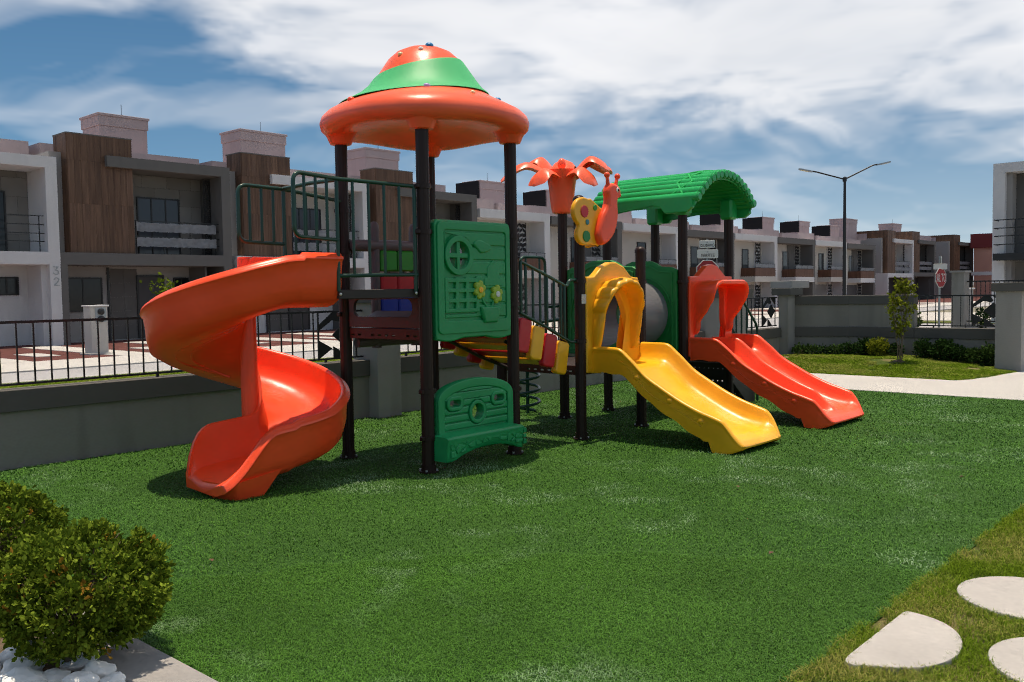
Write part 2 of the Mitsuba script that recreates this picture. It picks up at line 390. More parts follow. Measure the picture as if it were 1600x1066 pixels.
def in_view(x, y, pad=0.13):
    X = x * CU - y * CN; Y = x * CN + y * CU
    return (np.abs(X / np.maximum(Y, 0.1)) < 800 / FOC + pad) & (Y > 2.6)
rng = np.random.default_rng(7)
Vs, Fs, Cs = [], [], []; off = 0
for (n, d0, d1, h, w) in ((320000, 2.6, 5.2, 0.020, 0.0024), (200000, 5.2, 8.5, 0.022, 0.0040), (150000, 8.5, 30, 0.023, 0.0075)):
    def keep(x, y, d0=d0, d1=d1):
        dist = np.hypot(x, y) + 0.25 * (meshkit.noise(np.stack([x * 3, y * 3, x * 0], -1)) - 0.5); return in_view(x, y) & (dist >= d0) & (dist < d1)
    ext = {2.6: (1.8, 5.4, 1.5, 5.4), 5.2: (1.8, 8.5, 1.5, 8.4), 8.5: (2.4, 13.2, 1.5, 8.78)}[d0]
    V, F, x, y = blades(rng, n, *ext, h, w, 1.7, None, keep)
    P2 = np.stack([x, y, x * 0], -1)
    t = meshkit.fbm(P2 * 1.7, 4, 3); t2 = meshkit.fbm(P2 * np.array([3.5, 3.5, 1]), 4, 9); r = rng.uniform(0, 1, len(x))
    c = np.array([0.070, 0.178, 0.022]) * (0.72 + 0.75 * t)[:, None] * (0.80 + 0.4 * r)[:, None]
    # dusty patches where sand lies on the fibres
    dust = np.clip((t2 - 0.50) * 3.2, 0, 1) * np.clip((meshkit.fbm(P2 * 0.8, 2, 77) - 0.46) * 7, 0, 1)
    c = c * (1 - 0.5 * dust[:, None] * (r > 0.45)[:, None]) + np.array([0.34, 0.44, 0.31]) * (0.85 * dust * (r > 0.45))[:, None]
    c[r > 0.992] = np.array([0.16, 0.25, 0.12])
    Vs.append(V); Fs.append(F + off); off += len(V)
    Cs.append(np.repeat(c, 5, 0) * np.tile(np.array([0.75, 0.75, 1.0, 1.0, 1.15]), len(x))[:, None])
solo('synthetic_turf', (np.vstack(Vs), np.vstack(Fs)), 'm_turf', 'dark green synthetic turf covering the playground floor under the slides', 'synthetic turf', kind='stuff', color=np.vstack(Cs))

# stepping stones and the tufted lawn round them
STEPS = []
def step_stone(poly, label):
    STEPS.append(poly)
    m = place(bev(poly, 0.05, 0.008, 2), (0, 0, -0.030), (1, 0, 0), (0, 1, 0))
    solo('stepping_stone', m, 'm_stone_step', label, 'stepping stone', 'white stepping stones in the lawn', smooth=40)
half = Polygon([(3.52, 1.43), (4.30, 1.44)] + [(4.30 - 0.39 + 0.39 * math.cos(t), 1.43 - 0.36 * math.sin(t)) for t in np.linspace(0.05, math.pi - 0.05, 40)])
half = smoothpoly([(3.56, 1.42), (3.9, 1.43), (4.25, 1.435), (4.295, 1.36), (4.24, 1.23), (4.11, 1.13), (3.93, 1.09), (3.77, 1.115), (3.66, 1.19), (3.58, 1.31)], 8).intersection(sbox(3, 0, 5, 1.43)).buffer(-0.02).buffer(0.02)
step_stone(half, 'half-moon white stepping stone with its straight edge along the turf')
step_stone(Point(4.86, 1.02).buffer(0.33, quad_segs=14), 'round white stepping stone behind the half-moon one')
step_stone(Point(4.08, 0.68).buffer(0.33, quad_segs=14), 'round white stepping stone at the bottom right corner of the photo')
step_all = unary_union([s.buffer(-0.012) for s in STEPS])
import shapely
def lawn(name, label, n, ext, h, w, zf, keep, dry, seed):
    rg = np.random.default_rng(seed)
    V, F, x, y = blades(rg, n, *ext, h, w, 1.3, zf, keep)
    P2 = np.stack([x, y, x * 0], -1); t = meshkit.fbm(P2 * 2.3, 4, 31); r = rg.uniform(0, 1, len(x))
    g = np.array([0.170, 0.275, 0.018]) * (0.6 + 0.8 * t)[:, None] * (0.65 + 0.7 * r)[:, None]
    dd = np.clip((t - 0.45 + 0.5 * (r - 0.5)) * 4, 0, 1) * dry
    c = g * (1 - dd[:, None]) + np.array([0.40, 0.31, 0.13]) * (0.6 + 0.6 * r)[:, None] * dd[:, None]
    solo(name, (V, F), 'm_grass', label, 'grass', kind='stuff', color=np.repeat(c, 5, 0))
lawn('lawn_grass', 'yellowish green cut grass round the stepping stones', 260000, (2.6, 8.2, -0.6, 1.56), 0.032, 0.0030, None,
     lambda x, y: in_view(x, y) & ~shapely.contains_xy(step_all, x, y) & (y < 1.52 + 0.045 * (meshkit.noise(np.stack([x * 9, y * 0, x * 0], -1)) - 0.45)) & (meshkit.fbm(np.stack([x * 4.2, y * 4.2, x * 0], -1), 3, 8) > 0.30 + 0.12 * ((x * 977.0) % 1) - 0.03), 0.65, 11)
lawn('mound_grass', 'sunlit lawn on the low mound behind the footpath', 90000, (15.25, 18.0, 3.5, 8.7), 0.035, 0.012, lambda x, y: mound(x, y),
     lambda x, y: (x > path_edge(y)) & ~shapely.contains_xy(path_poly, x, y) & (meshkit.fbm(np.stack([x * 2.2, y * 2.2, x * 0], -1), 3, 8) > 0.33), 0.5, 12)
lawn('verge_grass', 'strip of green grass between the low wall and the street', 110000, (4.0, 18.0, 14.4, 17.5), 0.06, 0.016, None, lambda x, y: in_view(x, y), 0.35, 13)
# small stones and dry litter on the turf
for i, (x, y, lb) in enumerate(((4.75, 2.32, 'small dry leaf on the turf in front of the stepping stones'), (2.62, 4.72, 'small dry leaf on the turf right of the clipped shrubs'), (7.6, 2.1, 'small dry leaf on the turf near its right edge'), (6.2, 3.3, 'small dry leaf on the turf in front of the yellow slide'))):
    a = i * 1.3; L = 0.028; d = np.array([math.cos(a), math.sin(a), 0]); n_ = np.array([-d[1], d[0], 0]); c0 = np.array([x, y, 0.024])
    solo('dry_leaf', hull([c0 + d * L, c0 - d * L, c0 + n_ * L * .5 + [0, 0, .006], c0 - n_ * L * .5 + [0, 0, .004], c0 + [0, 0, -.004]]), 'm_wood_red', lb, 'leaf')

# planter kerb, white boulders
kerb = thing('planter_kerb', 'grey concrete planter kerb at the left edge of the turf', 'kerb')
part(kerb, 'slab', bx(1.55, 1.785, -1.0, 8.6, -0.1, 0.03, 0.006), 'm_curb')
struct('planter_soil', bx(-6, 1.55, -1.0, 8.6, -0.2, -0.01), 'm_soil')
rb = np.random.default_rng(21)
BOULD = [(1.30, 3.86, .07), (1.50, 3.62, .06), (1.36, 3.70, .055), (1.40, 3.56, .06), (1.505, 3.50, .045), (1.36, 4.02, .08), (1.49, 3.80, .06), (1.16, 3.98, .085), (1.24, 3.70, .08)]
BL = ['white painted boulder left of the front shrub trunk', 'white painted boulder right of the front shrub trunk', 'white boulder in front of the left side of the shrub', 'large white boulder nearest the concrete planter kerb',
      'small white boulder touching the planter kerb', 'white boulder behind the front shrub trunk', 'small white boulder under the right side of the shrub', 'white boulder at the left edge under the shrubs', 'white boulder at the bottom edge of the photo']
for (x, y, r), lb in zip(BOULD, BL):
    m = trimesh.creation.icosphere(3); v = m.vertices
    o_ = rb.uniform(0, 50, 3); d = 1 + 0.7 * (meshkit.fbm(v * 1.5 + o_, 3) - 0.5) + 0.16 * (meshkit.fbm(v * 5 + o_, 2) - 0.5)
    m.vertices = v * d[:, None] * r * np.array([1.1, 0.95, 0.8]); m.apply_translation((x, y, r * 0.62))
    solo('boulder', m, 'm_boulder', lb, 'boulder', 'white boulders under the shrubs', smooth=True)

# ---------------------------------------------------------------- leaves
def leaf_cloud(P, N, size, rng, cols, up=0.3, fold=0.25):
    """oval leaves (6 triangles) at the points P, blades lying along N"""
    n = len(P); d = N + rng.normal(0, 0.45, (n, 3)) + np.array([0, 0, up]); d /= np.linalg.norm(d, axis=1, keepdims=True)
    s = np.cross(d, rng.normal(0, 1, (n, 3))); s /= np.linalg.norm(s, axis=1, keepdims=True); m = np.cross(s, d)
    L = size * rng.uniform(0.65, 1.3, n)[:, None]; W = L * 0.30
    p = [P, P + d * L * 0.35 + s * W * 0.9 + m * W * fold, P + d * L * 0.72 + s * W + m * W * fold, P + d * L, P + d * L * 0.72 - s * W + m * W * fold, P + d * L * 0.35 - s * W * 0.9 + m * W * fold, P + d * L * 0.55]
    V = np.stack(p, 1).reshape(-1, 3); i = np.arange(n)[:, None] * 7
    F = np.concatenate([i + f for f in ([0, 1, 6], [1, 2, 6], [2, 3, 6], [3, 4, 6], [4, 5, 6], [5, 0, 6])], 0)
    return V, F, np.repeat(cols, 7, 0)
def limb(p0, p1, r0, r1, rng, bend=0.08, n=7):
    t = np.linspace(0, 1, n)[:, None]; L = np.linalg.norm(np.subtract(p1, p0))
    off = np.cumsum(rng.normal(0, bend * L / n, (n, 3)), 0); off -= t * off[-1]
    off[0] = 0
    return tube(np.asarray(p0) * (1 - t) + np.asarray(p1) * t + off, np.linspace(r0, r1, n), 7)
def clipped_shrub(label, c, rx, rz, foot, seed, nrose):
    rg = np.random.default_rng(seed); k = thing('clipped_shrub', label, 'shrub', 'clipped shrubs in the planter')
    c = np.asarray(c, float); rose = []
    u = rg.normal(0, 1, (nrose, 3)); u /= np.linalg.norm(u, axis=1, keepdims=True)
    lump = 0.82 + 0.40 * meshkit.fbm(u * 2.1 + seed, 3)
    rad = (rg.uniform(0, 1, nrose) ** 0.22) * lump
    P = c + u * rad[:, None] * np.array([rx, rx, rz]); keep = P[:, 2] > c[2] - rz * (0.66 + 0.30 * rg.uniform(0, 1, nrose))
    # holes between twig bunches
    keep &= meshkit.fbm(P * 10 + seed, 2) > 0.44
    P, u, rad = P[keep], u[keep], rad[keep]; m = 9
    Q = np.repeat(P, m, 0) + rg.normal(0, 0.010, (len(P) * m, 3)); N = np.repeat(u * 0.8, m, 0) + rg.normal(0, 0.75, (len(P) * m, 3))
    t = meshkit.fbm(Q * 8 + seed, 3); r = rg.uniform(0, 1, len(Q)); rr = np.repeat(rg.uniform(0, 1, len(P)), m)
    cols = np.array([0.110, 0.165, 0.016]) * (0.55 + 0.9 * t)[:, None] * (0.7 + 0.6 * r)[:, None]
    new = (rr > 0.72)[:, None]; cols = np.where(new, np.array([0.20, 0.27, 0.03]) * (0.7 + 0.6 * r)[:, None], cols)
    brown = (rr < 0.014)[:, None]; cols = np.where(brown, np.array([0.36, 0.20, 0.03]) * (0.6 + 0.7 * r)[:, None], cols)
    V, F, C = leaf_cloud(Q, N, 0.0225, rg, cols)
    part(k, 'crown', (V, F), 'm_leaf', color=C, kind='stuff')
    br = []
    for j in range(26):
        d = rg.normal(0, 1, 3); d[2] = abs(d[2]) * 0.9 + 0.2; d /= np.linalg.norm(d)
        s0 = np.asarray(foot) + (c - foot) * rg.uniform(0.35, 0.8); br.append(limb(s0, c + d * np.array([rx, rx, rz]) * rg.uniform(0.6, 0.92), 0.008, 0.002, rg, 0.12))
    part(k, 'twigs', cat(br), 'm_bark', True, kind='stuff')
    part(k, 'trunk', cat(limb(foot, c, 0.022, 0.014, rg, 0.06), limb(np.asarray(foot) + [0.01, 0, 0.03], c + [0.08, -0.05, 0.02], 0.016, 0.008, rg, 0.08), limb(np.asarray(foot) + [0.0, 0, 0.05], c + [-0.12, 0.05, 0.03], 0.014, 0.007, rg, 0.08)), 'm_bark', True)
clipped_shrub('round clipped shrub with small glossy leaves in the bottom left corner', (1.53, 3.83, 0.325), 0.35, 0.265, (1.45, 3.78, -0.01), 5, 3600)
clipped_shrub('second clipped shrub behind the front one, cut by the left edge of the photo', (1.50, 4.83, 0.38), 0.335, 0.265, (1.40, 4.86, -0.01), 9, 2900)

# ================================================================ the low park wall, its pillars and fences
CAP0, CAP1, BAND = 0.52, 0.72, 0.035
wall = thing('park_wall', 'low grey rendered park wall with a darker coping along the street', 'wall')
def wall_run(p0, p1, top=CAP0, thick=0.16, w=wall, high=False):
    p0, p1 = np.array(p0, float), np.array(p1, float); d = p1 - p0; L = np.linalg.norm(d); d /= L; nrm = np.array([-d[1], d[0]])
    M = np.eye(4); M[:3, 0], M[:3, 1], M[:3, 2], M[:3, 3] = [d[0], d[1], 0], [nrm[0], nrm[1], 0], [0, 0, 1], [p0[0], p0[1], 0]
    def P(name, m, mat):
        m.apply_transform(M); part(w, name, m, mat)
    if not high:
        P('wall_panel', bx(0, L, 0, thick, -0.2, CAP0), 'm_wall_grey'); P('coping', bx(0, L, -BAND, thick + BAND, CAP0, CAP1, 0.006), 'm_wall_dark')
    else:
        P('wall_panel', bx(0, L, 0, thick, -0.2, 1.17), 'm_wall_grey'); P('band', bx(0, L, -BAND, -0.001, CAP0, CAP1, 0.006), 'm_wall_dark'); P('coping', bx(0, L, -BAND, thick + BAND, 1.17, 1.35, 0.006), 'm_wall_dark')
wall_run((-4, WALL_B), (7.08, WALL_B)); wall_run((7.45, WALL_B), (15.2, WALL_B)); wall_run((15.62, 8.22), (17.22, 8.22))
part(wall, 'pillar', bx(7.08, 7.45, WALL_B - 0.18, WALL_B + 0.3, -0.2, 1.42), 'm_pillar'); part(wall, 'pillar_cap', bx(7.02, 7.51, WALL_B - 0.24, WALL_B + 0.36, 1.42, 1.58, 0.006), 'm_wall_dark')
part(wall, 'pillar', bx(15.2, 15.62, 8.12, WALL_B + 0.18, -0.2, 1.35), 'm_pillar'); part(wall, 'pillar_cap', bx(15.12, 15.70, 8.04, WALL_B + 0.26, 1.35, 1.52, 0.006), 'm_wall_dark')
part(wall, 'pillar', bx(17.22, 17.55, 8.05, 8.25, -0.2, 1.37), 'm_pillar'); part(wall, 'pillar_cap', bx(17.12, 17.70, 7.95, 8.36, 1.37, 1.51, 0.006), 'm_wall_dark'); part(wall, 'pillar_top', bx(17.2, 18.0, 7.95, 8.42, 1.512, 1.66, 0.006), 'm_house_mid', label='pale top block of the corner pillar')
wall_run((17.56, 8.06), (18.02, 7.14), high=True); wall_run((18.02, 7.165), (18.02, 5.86), high=True); wall_run((18.02, 5.855), (18.02, 4.45))
gate = thing('gate_pillar', 'plain grey pillar with a dark cap at the right edge beside the footpath', 'pillar')
part(gate, 'shaft', bx(17.4, 17.9, 3.89, 4.30, -0.2, 1.40), 'm_pillar'); part(gate, 'cap', bx(17.34, 17.96, 3.76, 4.36, 1.40, 1.55, 0.006), 'm_wall_dark')

def fence(label, p0, p1, z0=CAP1 + 0.03, z1=CAP1 + 0.62, pitch=0.148, diamond=None, legs=()):
    k = thing('metal_fence', label, 'fence', 'black metal fences on the park wall')
    p0, p1 = np.array(p0, float), np.array(p1, float); d = p1 - p0; L = np.linalg.norm(d); d /= L
    M = np.eye(4); M[:3, 0], M[:3, 1], M[:3, 2], M[:3, 3] = [d[0], d[1], 0], [-d[1], d[0], 0], [0, 0, 1], [p0[0], p0[1], 0]
    def P(name, m):
        m.apply_transform(M); part(k, name, m, 'm_iron')
    P('top_rail', bx(0, L, -0.015, 0.015, z1 - 0.025, z1)); P('bottom_rail', bx(0, L, -0.012, 0.012, z0, z0 + 0.02))
    for s in np.arange(0.3, L - 0.02, 2.1): P('foot', bx(s - 0.012, s + 0.012, -0.010, 0.010, CAP1 - 0.02, z0 + 0.002))
    s = 0.04
    dm = diamond or (9e9, 9e9)
    while s < L - 0.02:
        if not (dm[0] - 0.03 < s < dm[1] + 0.03): P('bar', bx(s - 0.0065, s + 0.0065, -0.0065, 0.0065, z0 + 0.01, z1 - 0.01))
        s += pitch
    if diamond:
        w = dm[1] - dm[0]; h = z1 - z0
        for s in dm: P('bar', bx(s - 0.0085, s + 0.0085, -0.0085, 0.0085, z0 + 0.01, z1 - 0.01))
        def Q(pts): P('diamond_plate', place(bev(Polygon([(dm[0] + x * w, z0 + z * h) for x, z in pts]), 0.008, 0.001, 1), (0, 0.004, 0), (1, 0, 0), (0, 0, 1)))
        Q([(0.02, 0.60), (0.02, 0.72), (0.42, 1.0), (0.56, 0.98), (0.68, 0.82), (0.60, 0.76), (0.36, 0.80)])
        Q([(0.62, 0.98), (0.98, 0.98), (0.98, 0.72)])
        Q([(0.36, 0.50), (0.68, 0.76), (0.98, 0.52), (0.68, 0.26)])
        Q([(0.02, 0.40), (0.36, 0.23), (0.02, 0.03)])
        Q([(0.38, 0.27), (0.52, 0.20), (0.74, 0.03), (0.38, 0.03)])
fence('long black bar fence on the wall left of the grey pillar, behind the spiral slide', (2.0, WALL_B + 0.08), (7.06, WALL_B + 0.08), diamond=(4.40, 4.96))
fence('black bar fence on the wall behind the bridge and tunnel, right of the grey pillar', (7.47, WALL_B + 0.08), (15.18, WALL_B + 0.08), diamond=(7.0, 7.56))
fence('short black bar fence behind the orange slide, ending at the corner pillar', (15.64, 8.29), (17.20, 8.29), diamond=(0.96, 1.50))
fence('short black fence with diamond plates between the high wall and the gate pillar', (18.10, 5.84), (18.10, 4.32), z1=CAP1 + 0.62, diamond=(0.98, 1.50))
# ================================================================ the play structure
S = 1.1
A_, B_, C_, D_ = (5.18, 6.76), (5.18, 5.66), (6.28, 5.66), (6.28, 6.76)
Q0, Q1, Q2, Q3 = (7.31, 6.76), (7.31, 5.66), (8.41, 5.66), (8.41, 6.76)
F_, E4, G_, E5 = (9.30, 5.66), (9.30, 6.76), (10.40, 5.66), (10.40, 6.76)
PS = thing('play_structure', 'large coloured playground set with orange spiral slide, towers, tunnel and two straight slides', 'playground')
RP = 0.056
def flute():
    t = np.linspace(0, 2 * np.pi, 48, endpoint=False); r = RP - 0.0035 * (np.cos(t * 8) > 0.72); return np.stack([r * np.cos(t), r * np.sin(t)], -1)
FL = flute()
def post(xy, top, clamps=(), cap=True):
    x, y = xy
    sec = [np.column_stack([FL + [x, y], np.full(48, z)]) for z in (0.0, top)]
    k = part(PS, 'post', loft(sec), 'm_pole', 35)
    if cap: part(k, 'cap', lathe([(0.062, -0.02), (0.062, 0.012), (0.054, 0.03), (0.034, 0.046), (0.012, 0.052)], (x, y, top), 20), 'm_pole', 40)
    part(k, 'base_plate', cat(cyl(x, y, 0.008, 0.022, 0.085), cyl(x, y, 0.022, 0.075, 0.064)), 'm_pole', 30)
    bl = [cyl(x + 0.072 * math.cos(a), y + 0.072 * math.sin(a), 0.02, 0.036, 0.010, 6) for a in (0.6, 2.2, 3.7, 5.3)]
    part(k, 'bolts', cat(bl), 'm_bolt')
    for z in clamps:
        lug = [bx(x - 0.085, x - 0.055, y - 0.03, y + 0.02, z - 0.018, z + 0.018, 0.006), bx(x + 0.055, x + 0.085, y - 0.03, y + 0.02, z - 0.018, z + 0.018, 0.006)]
        part(k, 'clamp', cat(lathe([(0.056, -0.022), (0.065, -0.020), (0.065, 0.020), (0.056, 0.022)], (x, y, z), 24), lug), 'm_pole', 35)
    return k
post(A_, 2.95, (2.30, 1.93, 1.35), False); post(B_, 2.95, (2.43, 2.05, 0.70, 0.30), False); post(C_, 2.95, (2.05, 1.42, 0.62), False); post(D_, 2.95, (2.05,), False)
post(Q0, 1.95); post(Q1, 2.45, (1.63, 1.02)); post(Q2, 1.96, (1.62,)); post(Q3, 2.50, (1.6,), False)
post(F_, 2.45, (1.62,), False); post(E4, 2.45, (1.6,), False); post(G_, 2.45, (1.6,), False); post(E5, 2.45, (1.6,), False)

# decks
def deck(x0, y0, z, label):
    k = part(PS, 'deck', bx(x0 + 0.02, x0 + S - 0.02, y0 + 0.02, y0 + S - 0.02, z - 0.025, z), 'm_deck', label=label)
    sl = [rrect(x0 + 0.12 + 0.095 * i, x0 + 0.165 + 0.095 * i, z - 0.068, z - 0.052, 0.007, 3) for i in range(10) if i not in (2, 7)]
    plate = sbox(x0 + 0.05, z - 0.095, x0 + S - 0.05, z - 0.001).difference(unary_union(sl))
    part(k, 'edge_beam', front(plate, y0 + 0.012, 0.006, 0.001, 1), 'm_deck_red')
    plate_y = affinity.translate(plate, 0, 0)
    part(k, 'edge_beam', bx(x0 + 0.05, x0 + S - 0.05, y0 + S - 0.012, y0 + S - 0.004, z - 0.095, z - 0.002), 'm_deck_red')
    ys = sbox(y0 + 0.05, z - 0.095, y0 + S - 0.05, z - 0.001).difference(unary_union([rrect(y0 + 0.12 + 0.095 * i, y0 + 0.165 + 0.095 * i, z - 0.068, z - 0.052, 0.007, 3) for i in range(10) if i not in (2, 7)]))
    part(k, 'edge_beam', side(ys, x0 + 0.004, 0.006, 0.001, 1), 'm_deck_red'); part(k, 'edge_beam', bx(x0 + S - 0.012, x0 + S - 0.004, y0 + 0.05, y0 + S - 0.05, z - 0.095, z - 0.002), 'm_deck_red')
deck(B_[0], B_[1], 1.225, 'dark deck of the tall tower under the saucer roof')
deck(Q1[0], Q1[1], 0.76, 'dark deck behind the yellow arch'); deck(F_[0], F_[1], 0.76, 'dark deck under the green log roof')
# raised step of the spiral slide
MX, MY0, MY1 = 4.50, 5.95, 6.69
trap = Polygon([(B_[0] - 0.03, B_[1] + 0.04), (MX, MY0), (MX, MY1), (A_[0] - 0.03, A_[1] - 0.03)])
step = part(PS, 'raised_platform', place(bev(trap, 0.075, 0.004, 1), (0, 0, 1.497), (1, 0, 0), (0, 1, 0)), 'm_deck', label='small raised platform at the mouth of the spiral slide')
hole = rrect(5.82, 6.62, 1.33, 1.485, 0.07)
riser = side(sbox(5.73, 1.235, 6.69, 1.494).difference(hole), 5.17, 0.03, 0.004, 2)
part(PS, 'step_riser', riser, 'm_deck', label='dark riser with an arched opening under the raised platform')
part(PS, 'step_riser', hull([(5.2, 5.78, 1.24), (5.2, 6.64, 1.24), (5.45, 5.78, 1.36), (5.45, 6.64, 1.36), (5.2, 5.78, 1.26), (5.2, 6.64, 1.26), (5.45, 5.78, 1.375), (5.45, 6.64, 1.375)]), 'm_mauve')
for (x, y) in ((MX + 0.0, MY0 - 0.015), (B_[0] - 0.09, B_[1] + 0.02)):
    part(step, 'bolt', ball((x, y - 0.012, 1.535), 0.014, 0.008, 0.014, 2), 'm_bolt', True)

# ------------------------------------------------ rails
def railing(label, rails, bars, r=0.0165, rb=0.0125):
    k = hold(PS, 'railing', label)
    for p in rails: part(k, 'rail', tube(p, r, 10), 'm_rail', True)
    for a, b in bars: part(k, 'baluster', tube(np.linspace(a, b, 4), rb, 8), 'm_rail', True)
    return k
def V3(xy, z): return np.array([xy[0], xy[1], z])
def lerp(a, b, t): return np.asarray(a) * (1 - t) + np.asarray(b) * t
def slide_rail(label, postxy, g, hoop, ztop_p, ztop_g, ins):
    p = np.array(postxy); g = np.array(g); h = np.array(hoop)
    d = (g - p) / np.linalg.norm(g - p); ps = p + d * ins
    top = fillet([V3(ps, ztop_p), V3(g, ztop_g), V3(h, ztop_g + 0.01), V3(h, 1.985), V3(g, 1.975)], 0.085, 7)
    rails = [top, np.array([V3(ps + d * 0.03, 1.69), V3(lerp(ps, g, .5), 1.69), V3(g, 1.685)])]
    rails.append(np.array([V3(g, 1.56), V3(g, 2.0), V3(g, ztop_g - 0.005)]))
    e = ps + d * 0.05
    rails.append(np.array([V3(e, 1.54), V3(e, 1.9), V3(e, lerp(ztop_p, ztop_g, .1))]))
    bars = []
    for t in (0.2, 0.4, 0.6, 0.8): q = lerp(e, g, t); bars.append((V3(q, 1.69), V3(q, ztop_p + (ztop_g - ztop_p) * t)))
    for t in (0.24, 0.50, 0.76): q = lerp(g, h, t); bars.append((V3(q, 1.975), V3(q, ztop_g + 0.01 * t)))
    return railing(label, rails, bars)
slide_rail('dark green guard rail on the near side of the spiral slide mouth', B_, (MX, MY0 - 0.005), (4.03, 5.86), 2.425, 2.465, 0.03)
slide_rail('dark green guard rail on the far side of the spiral slide mouth', (A_[0], A_[1] - 0.02), (MX, MY1), (4.06, MY1 + 0.0), 2.385, 2.445, 0.03)
railing('dark green crossbar over the spiral slide mouth', [np.array([[MX + 0.03, MY0 + 0.0, 2.462], [MX, 6.3, 2.462], [MX - 0.0, MY1, 2.448]])], [])

# ------------------------------------------------ spiral slide
AC, BC = 4.15, 6.75
def spiral_frame(s):
    """s in metres of floor centre line -> (centre, heading); first straight, then a right-hand helix, then a wider run-out"""
    return None
RM = 0.43
def prof(hw_in, hw_out, zf, zi, zo, lip=True):
    """cross-section, u = outwards from the helix axis (negative = inner side)"""
    t = 0.022; k = min(1.0, zo / 0.14); q = min(1.0, zi / 0.12)
    P = [(-hw_in, zf - 0.05), (-hw_in - 0.006, zf + zi * 0.6), (-hw_in - 0.008, zf + zi), (-hw_in + 0.008, zf + zi + 0.014 * q), (-hw_in + 0.03, zf + zi + 0.006 * q), (-hw_in + 0.036, zf + zi * 0.55), (-hw_in + 0.075, zf + 0.035 * q), (-hw_in + 0.17, zf + 0.004), (0.0, zf),
         (hw_out - 0.24, zf + 0.008 * k), (hw_out - 0.13, zf + 0.05 * k), (hw_out - 0.075, zf + 0.12 * k), (hw_out - 0.058, zf + zo * 0.62), (hw_out - 0.052, zf + zo - 0.012 * k), (hw_out - 0.040, zf + zo + 0.010 * k), (hw_out - 0.016, zf + zo + 0.015 * k), (hw_out + 0.002, zf + zo + 0.002 * k), (hw_out + 0.010, zf + zo - 0.012), (hw_out + 0.028, zf + zo - 0.016 - 0.01 * (1 - k)), (hw_out + 0.033, zf + zo - 0.034 - 0.01 * (1 - k)), (hw_out + 0.014, zf + zo - 0.056),
         (hw_out - 0.000, min(zf + zo * 0.60, zf + zo - 0.058)), (hw_out - 0.006, min(zf + zo * 0.30, zf + zo - 0.062)), (hw_out - 0.032, min(zf + 0.0, zf + zo - 0.066)), (hw_out - 0.11, zf - 0.045 - 0.02 * (1 - k)), (hw_out - 0.20, zf - 0.068), (0.0, zf - 0.062)]
    return P
secs, meta = [], []
def heading(ph): return np.array([-math.cos(ph), math.sin(ph)]), np.array([-math.sin(ph), -math.cos(ph)])   # forward, outward (left of travel)
for x in np.linspace(MX + 0.03, AC + 0.02, 6):
    secs.append(((x, BC - RM), np.array([0.0, -1.0]), x)); meta.append(('s', 0.0))
PHS = np.arange(0, 366, 5)
for ph in PHS:
    f, o = heading(math.radians(ph)); secs.append((np.array([AC, BC]) + RM * o, o, None)); meta.append(('h', float(ph)))
ph = 365.0; pos = np.array([AC, BC]) + RM * heading(math.radians(ph))[1]
for i in range(1, 15):
    ph -= 0.3; f, o = heading(math.radians(ph)); pos = pos + f * 0.0455; secs.append((pos.copy(), o, None)); meta.append(('e', i / 14))
def fz(ph): return np.interp(ph, [0, 8, 25, 340, 375, 400], [1.50, 1.495, 1.44, 0.255, 0.190, 0.19])
L3 = []
for (c, o, _), (kind, t) in zip(secs, meta):
    c = np.asarray(c, float)
    hin, hout = RM - 0.07, 0.375
    if kind == 's': zf = 1.50; zi, zo = 0.35, 0.355
    elif kind == 'h':
        zf = float(fz(t)); zi, zo = 0.34, 0.335
        if t > 300: zi = 0.34
        if t < 40: zi = 0.34
        if t > 340: zf = float(fz(t))
    else:
        zf = 0.190 - 0.06 * t - 0.035 * max(0, (t - .8) * 5) ** 2
        zo = 0.335 if t < 0.30 else 0.335 - (0.335 - 0.03) * (lambda u: u * u * (3 - 2 * u))((t - 0.30) / 0.70)
        zi = 0.34 if t < 0.55 else 0.34 - 0.29 * ((t - 0.55) / 0.45) ** 2.6
        e = max(0, (t - 0.45) / 0.55); hout = 0.375 - 0.06 * e ** 3.5; hin = RM - 0.07 - 0.10 * e ** 3.5
    P = prof(hin, hout, zf, zi, zo)
    L3.append([np.array([c[0] + o[0] * u, c[1] + o[1] * u, z]) for u, z in P])
SL = hold(PS, 'spiral_slide', 'orange spiral slide winding down round a column')
part(SL, 'chute', loft(L3)if False else TM(*(lambda m: (m.vertices, m.faces[:, ::-1]))(loft(L3))), 'm_orange', 50)
part(SL, 'column', lathe([(0.07, 0.05), (0.07, 1.84), (0.06, 1.86)], (AC, BC, 0), 24), 'm_orange', 40)
# foot under the run-out
fp = secs[-5][0]; fo = secs[-5][1]; ff = np.array([-fo[1], fo[0]]) * -1
def fq(u, v, z): p = fp + fo * u + np.array([fo[1], -fo[0]]) * v; return (p[0], p[1], z)
fsec = []
for j in range(-11, -1):
    c, o, _ = secs[j]; c = np.asarray(c, float); q_ = (j + 11) / 9; tl = 0.02 * (1 - abs(2 * q_ - 1) ** 3)
    fsec.append([(c[0] + o[0] * u, c[1] + o[1] * u, z) for u, z in ((-0.26, 0.0), (-0.28, 0.14), (0.0, 0.135), (0.30 + tl, 0.20), (0.335 + tl, 0.19), (0.345 + tl, 0.12), (0.34 + tl, 0.06), (0.33 + tl, 0.0))])
part(SL, 'foot', hull([(3.51, 6.27, 0), (3.56, 6.06, 0), (3.60, 6.035, 0), (3.80, 6.03, 0), (3.86, 6.32, 0), (3.70, 6.48, 0), (3.50, 6.42, .12), (3.50, 6.06, .13), (3.56, 5.99, .14), (3.94, 5.985, .19), (3.98, 6.4, .13), (3.7, 6.55, .10)]), 'm_orange', 50)
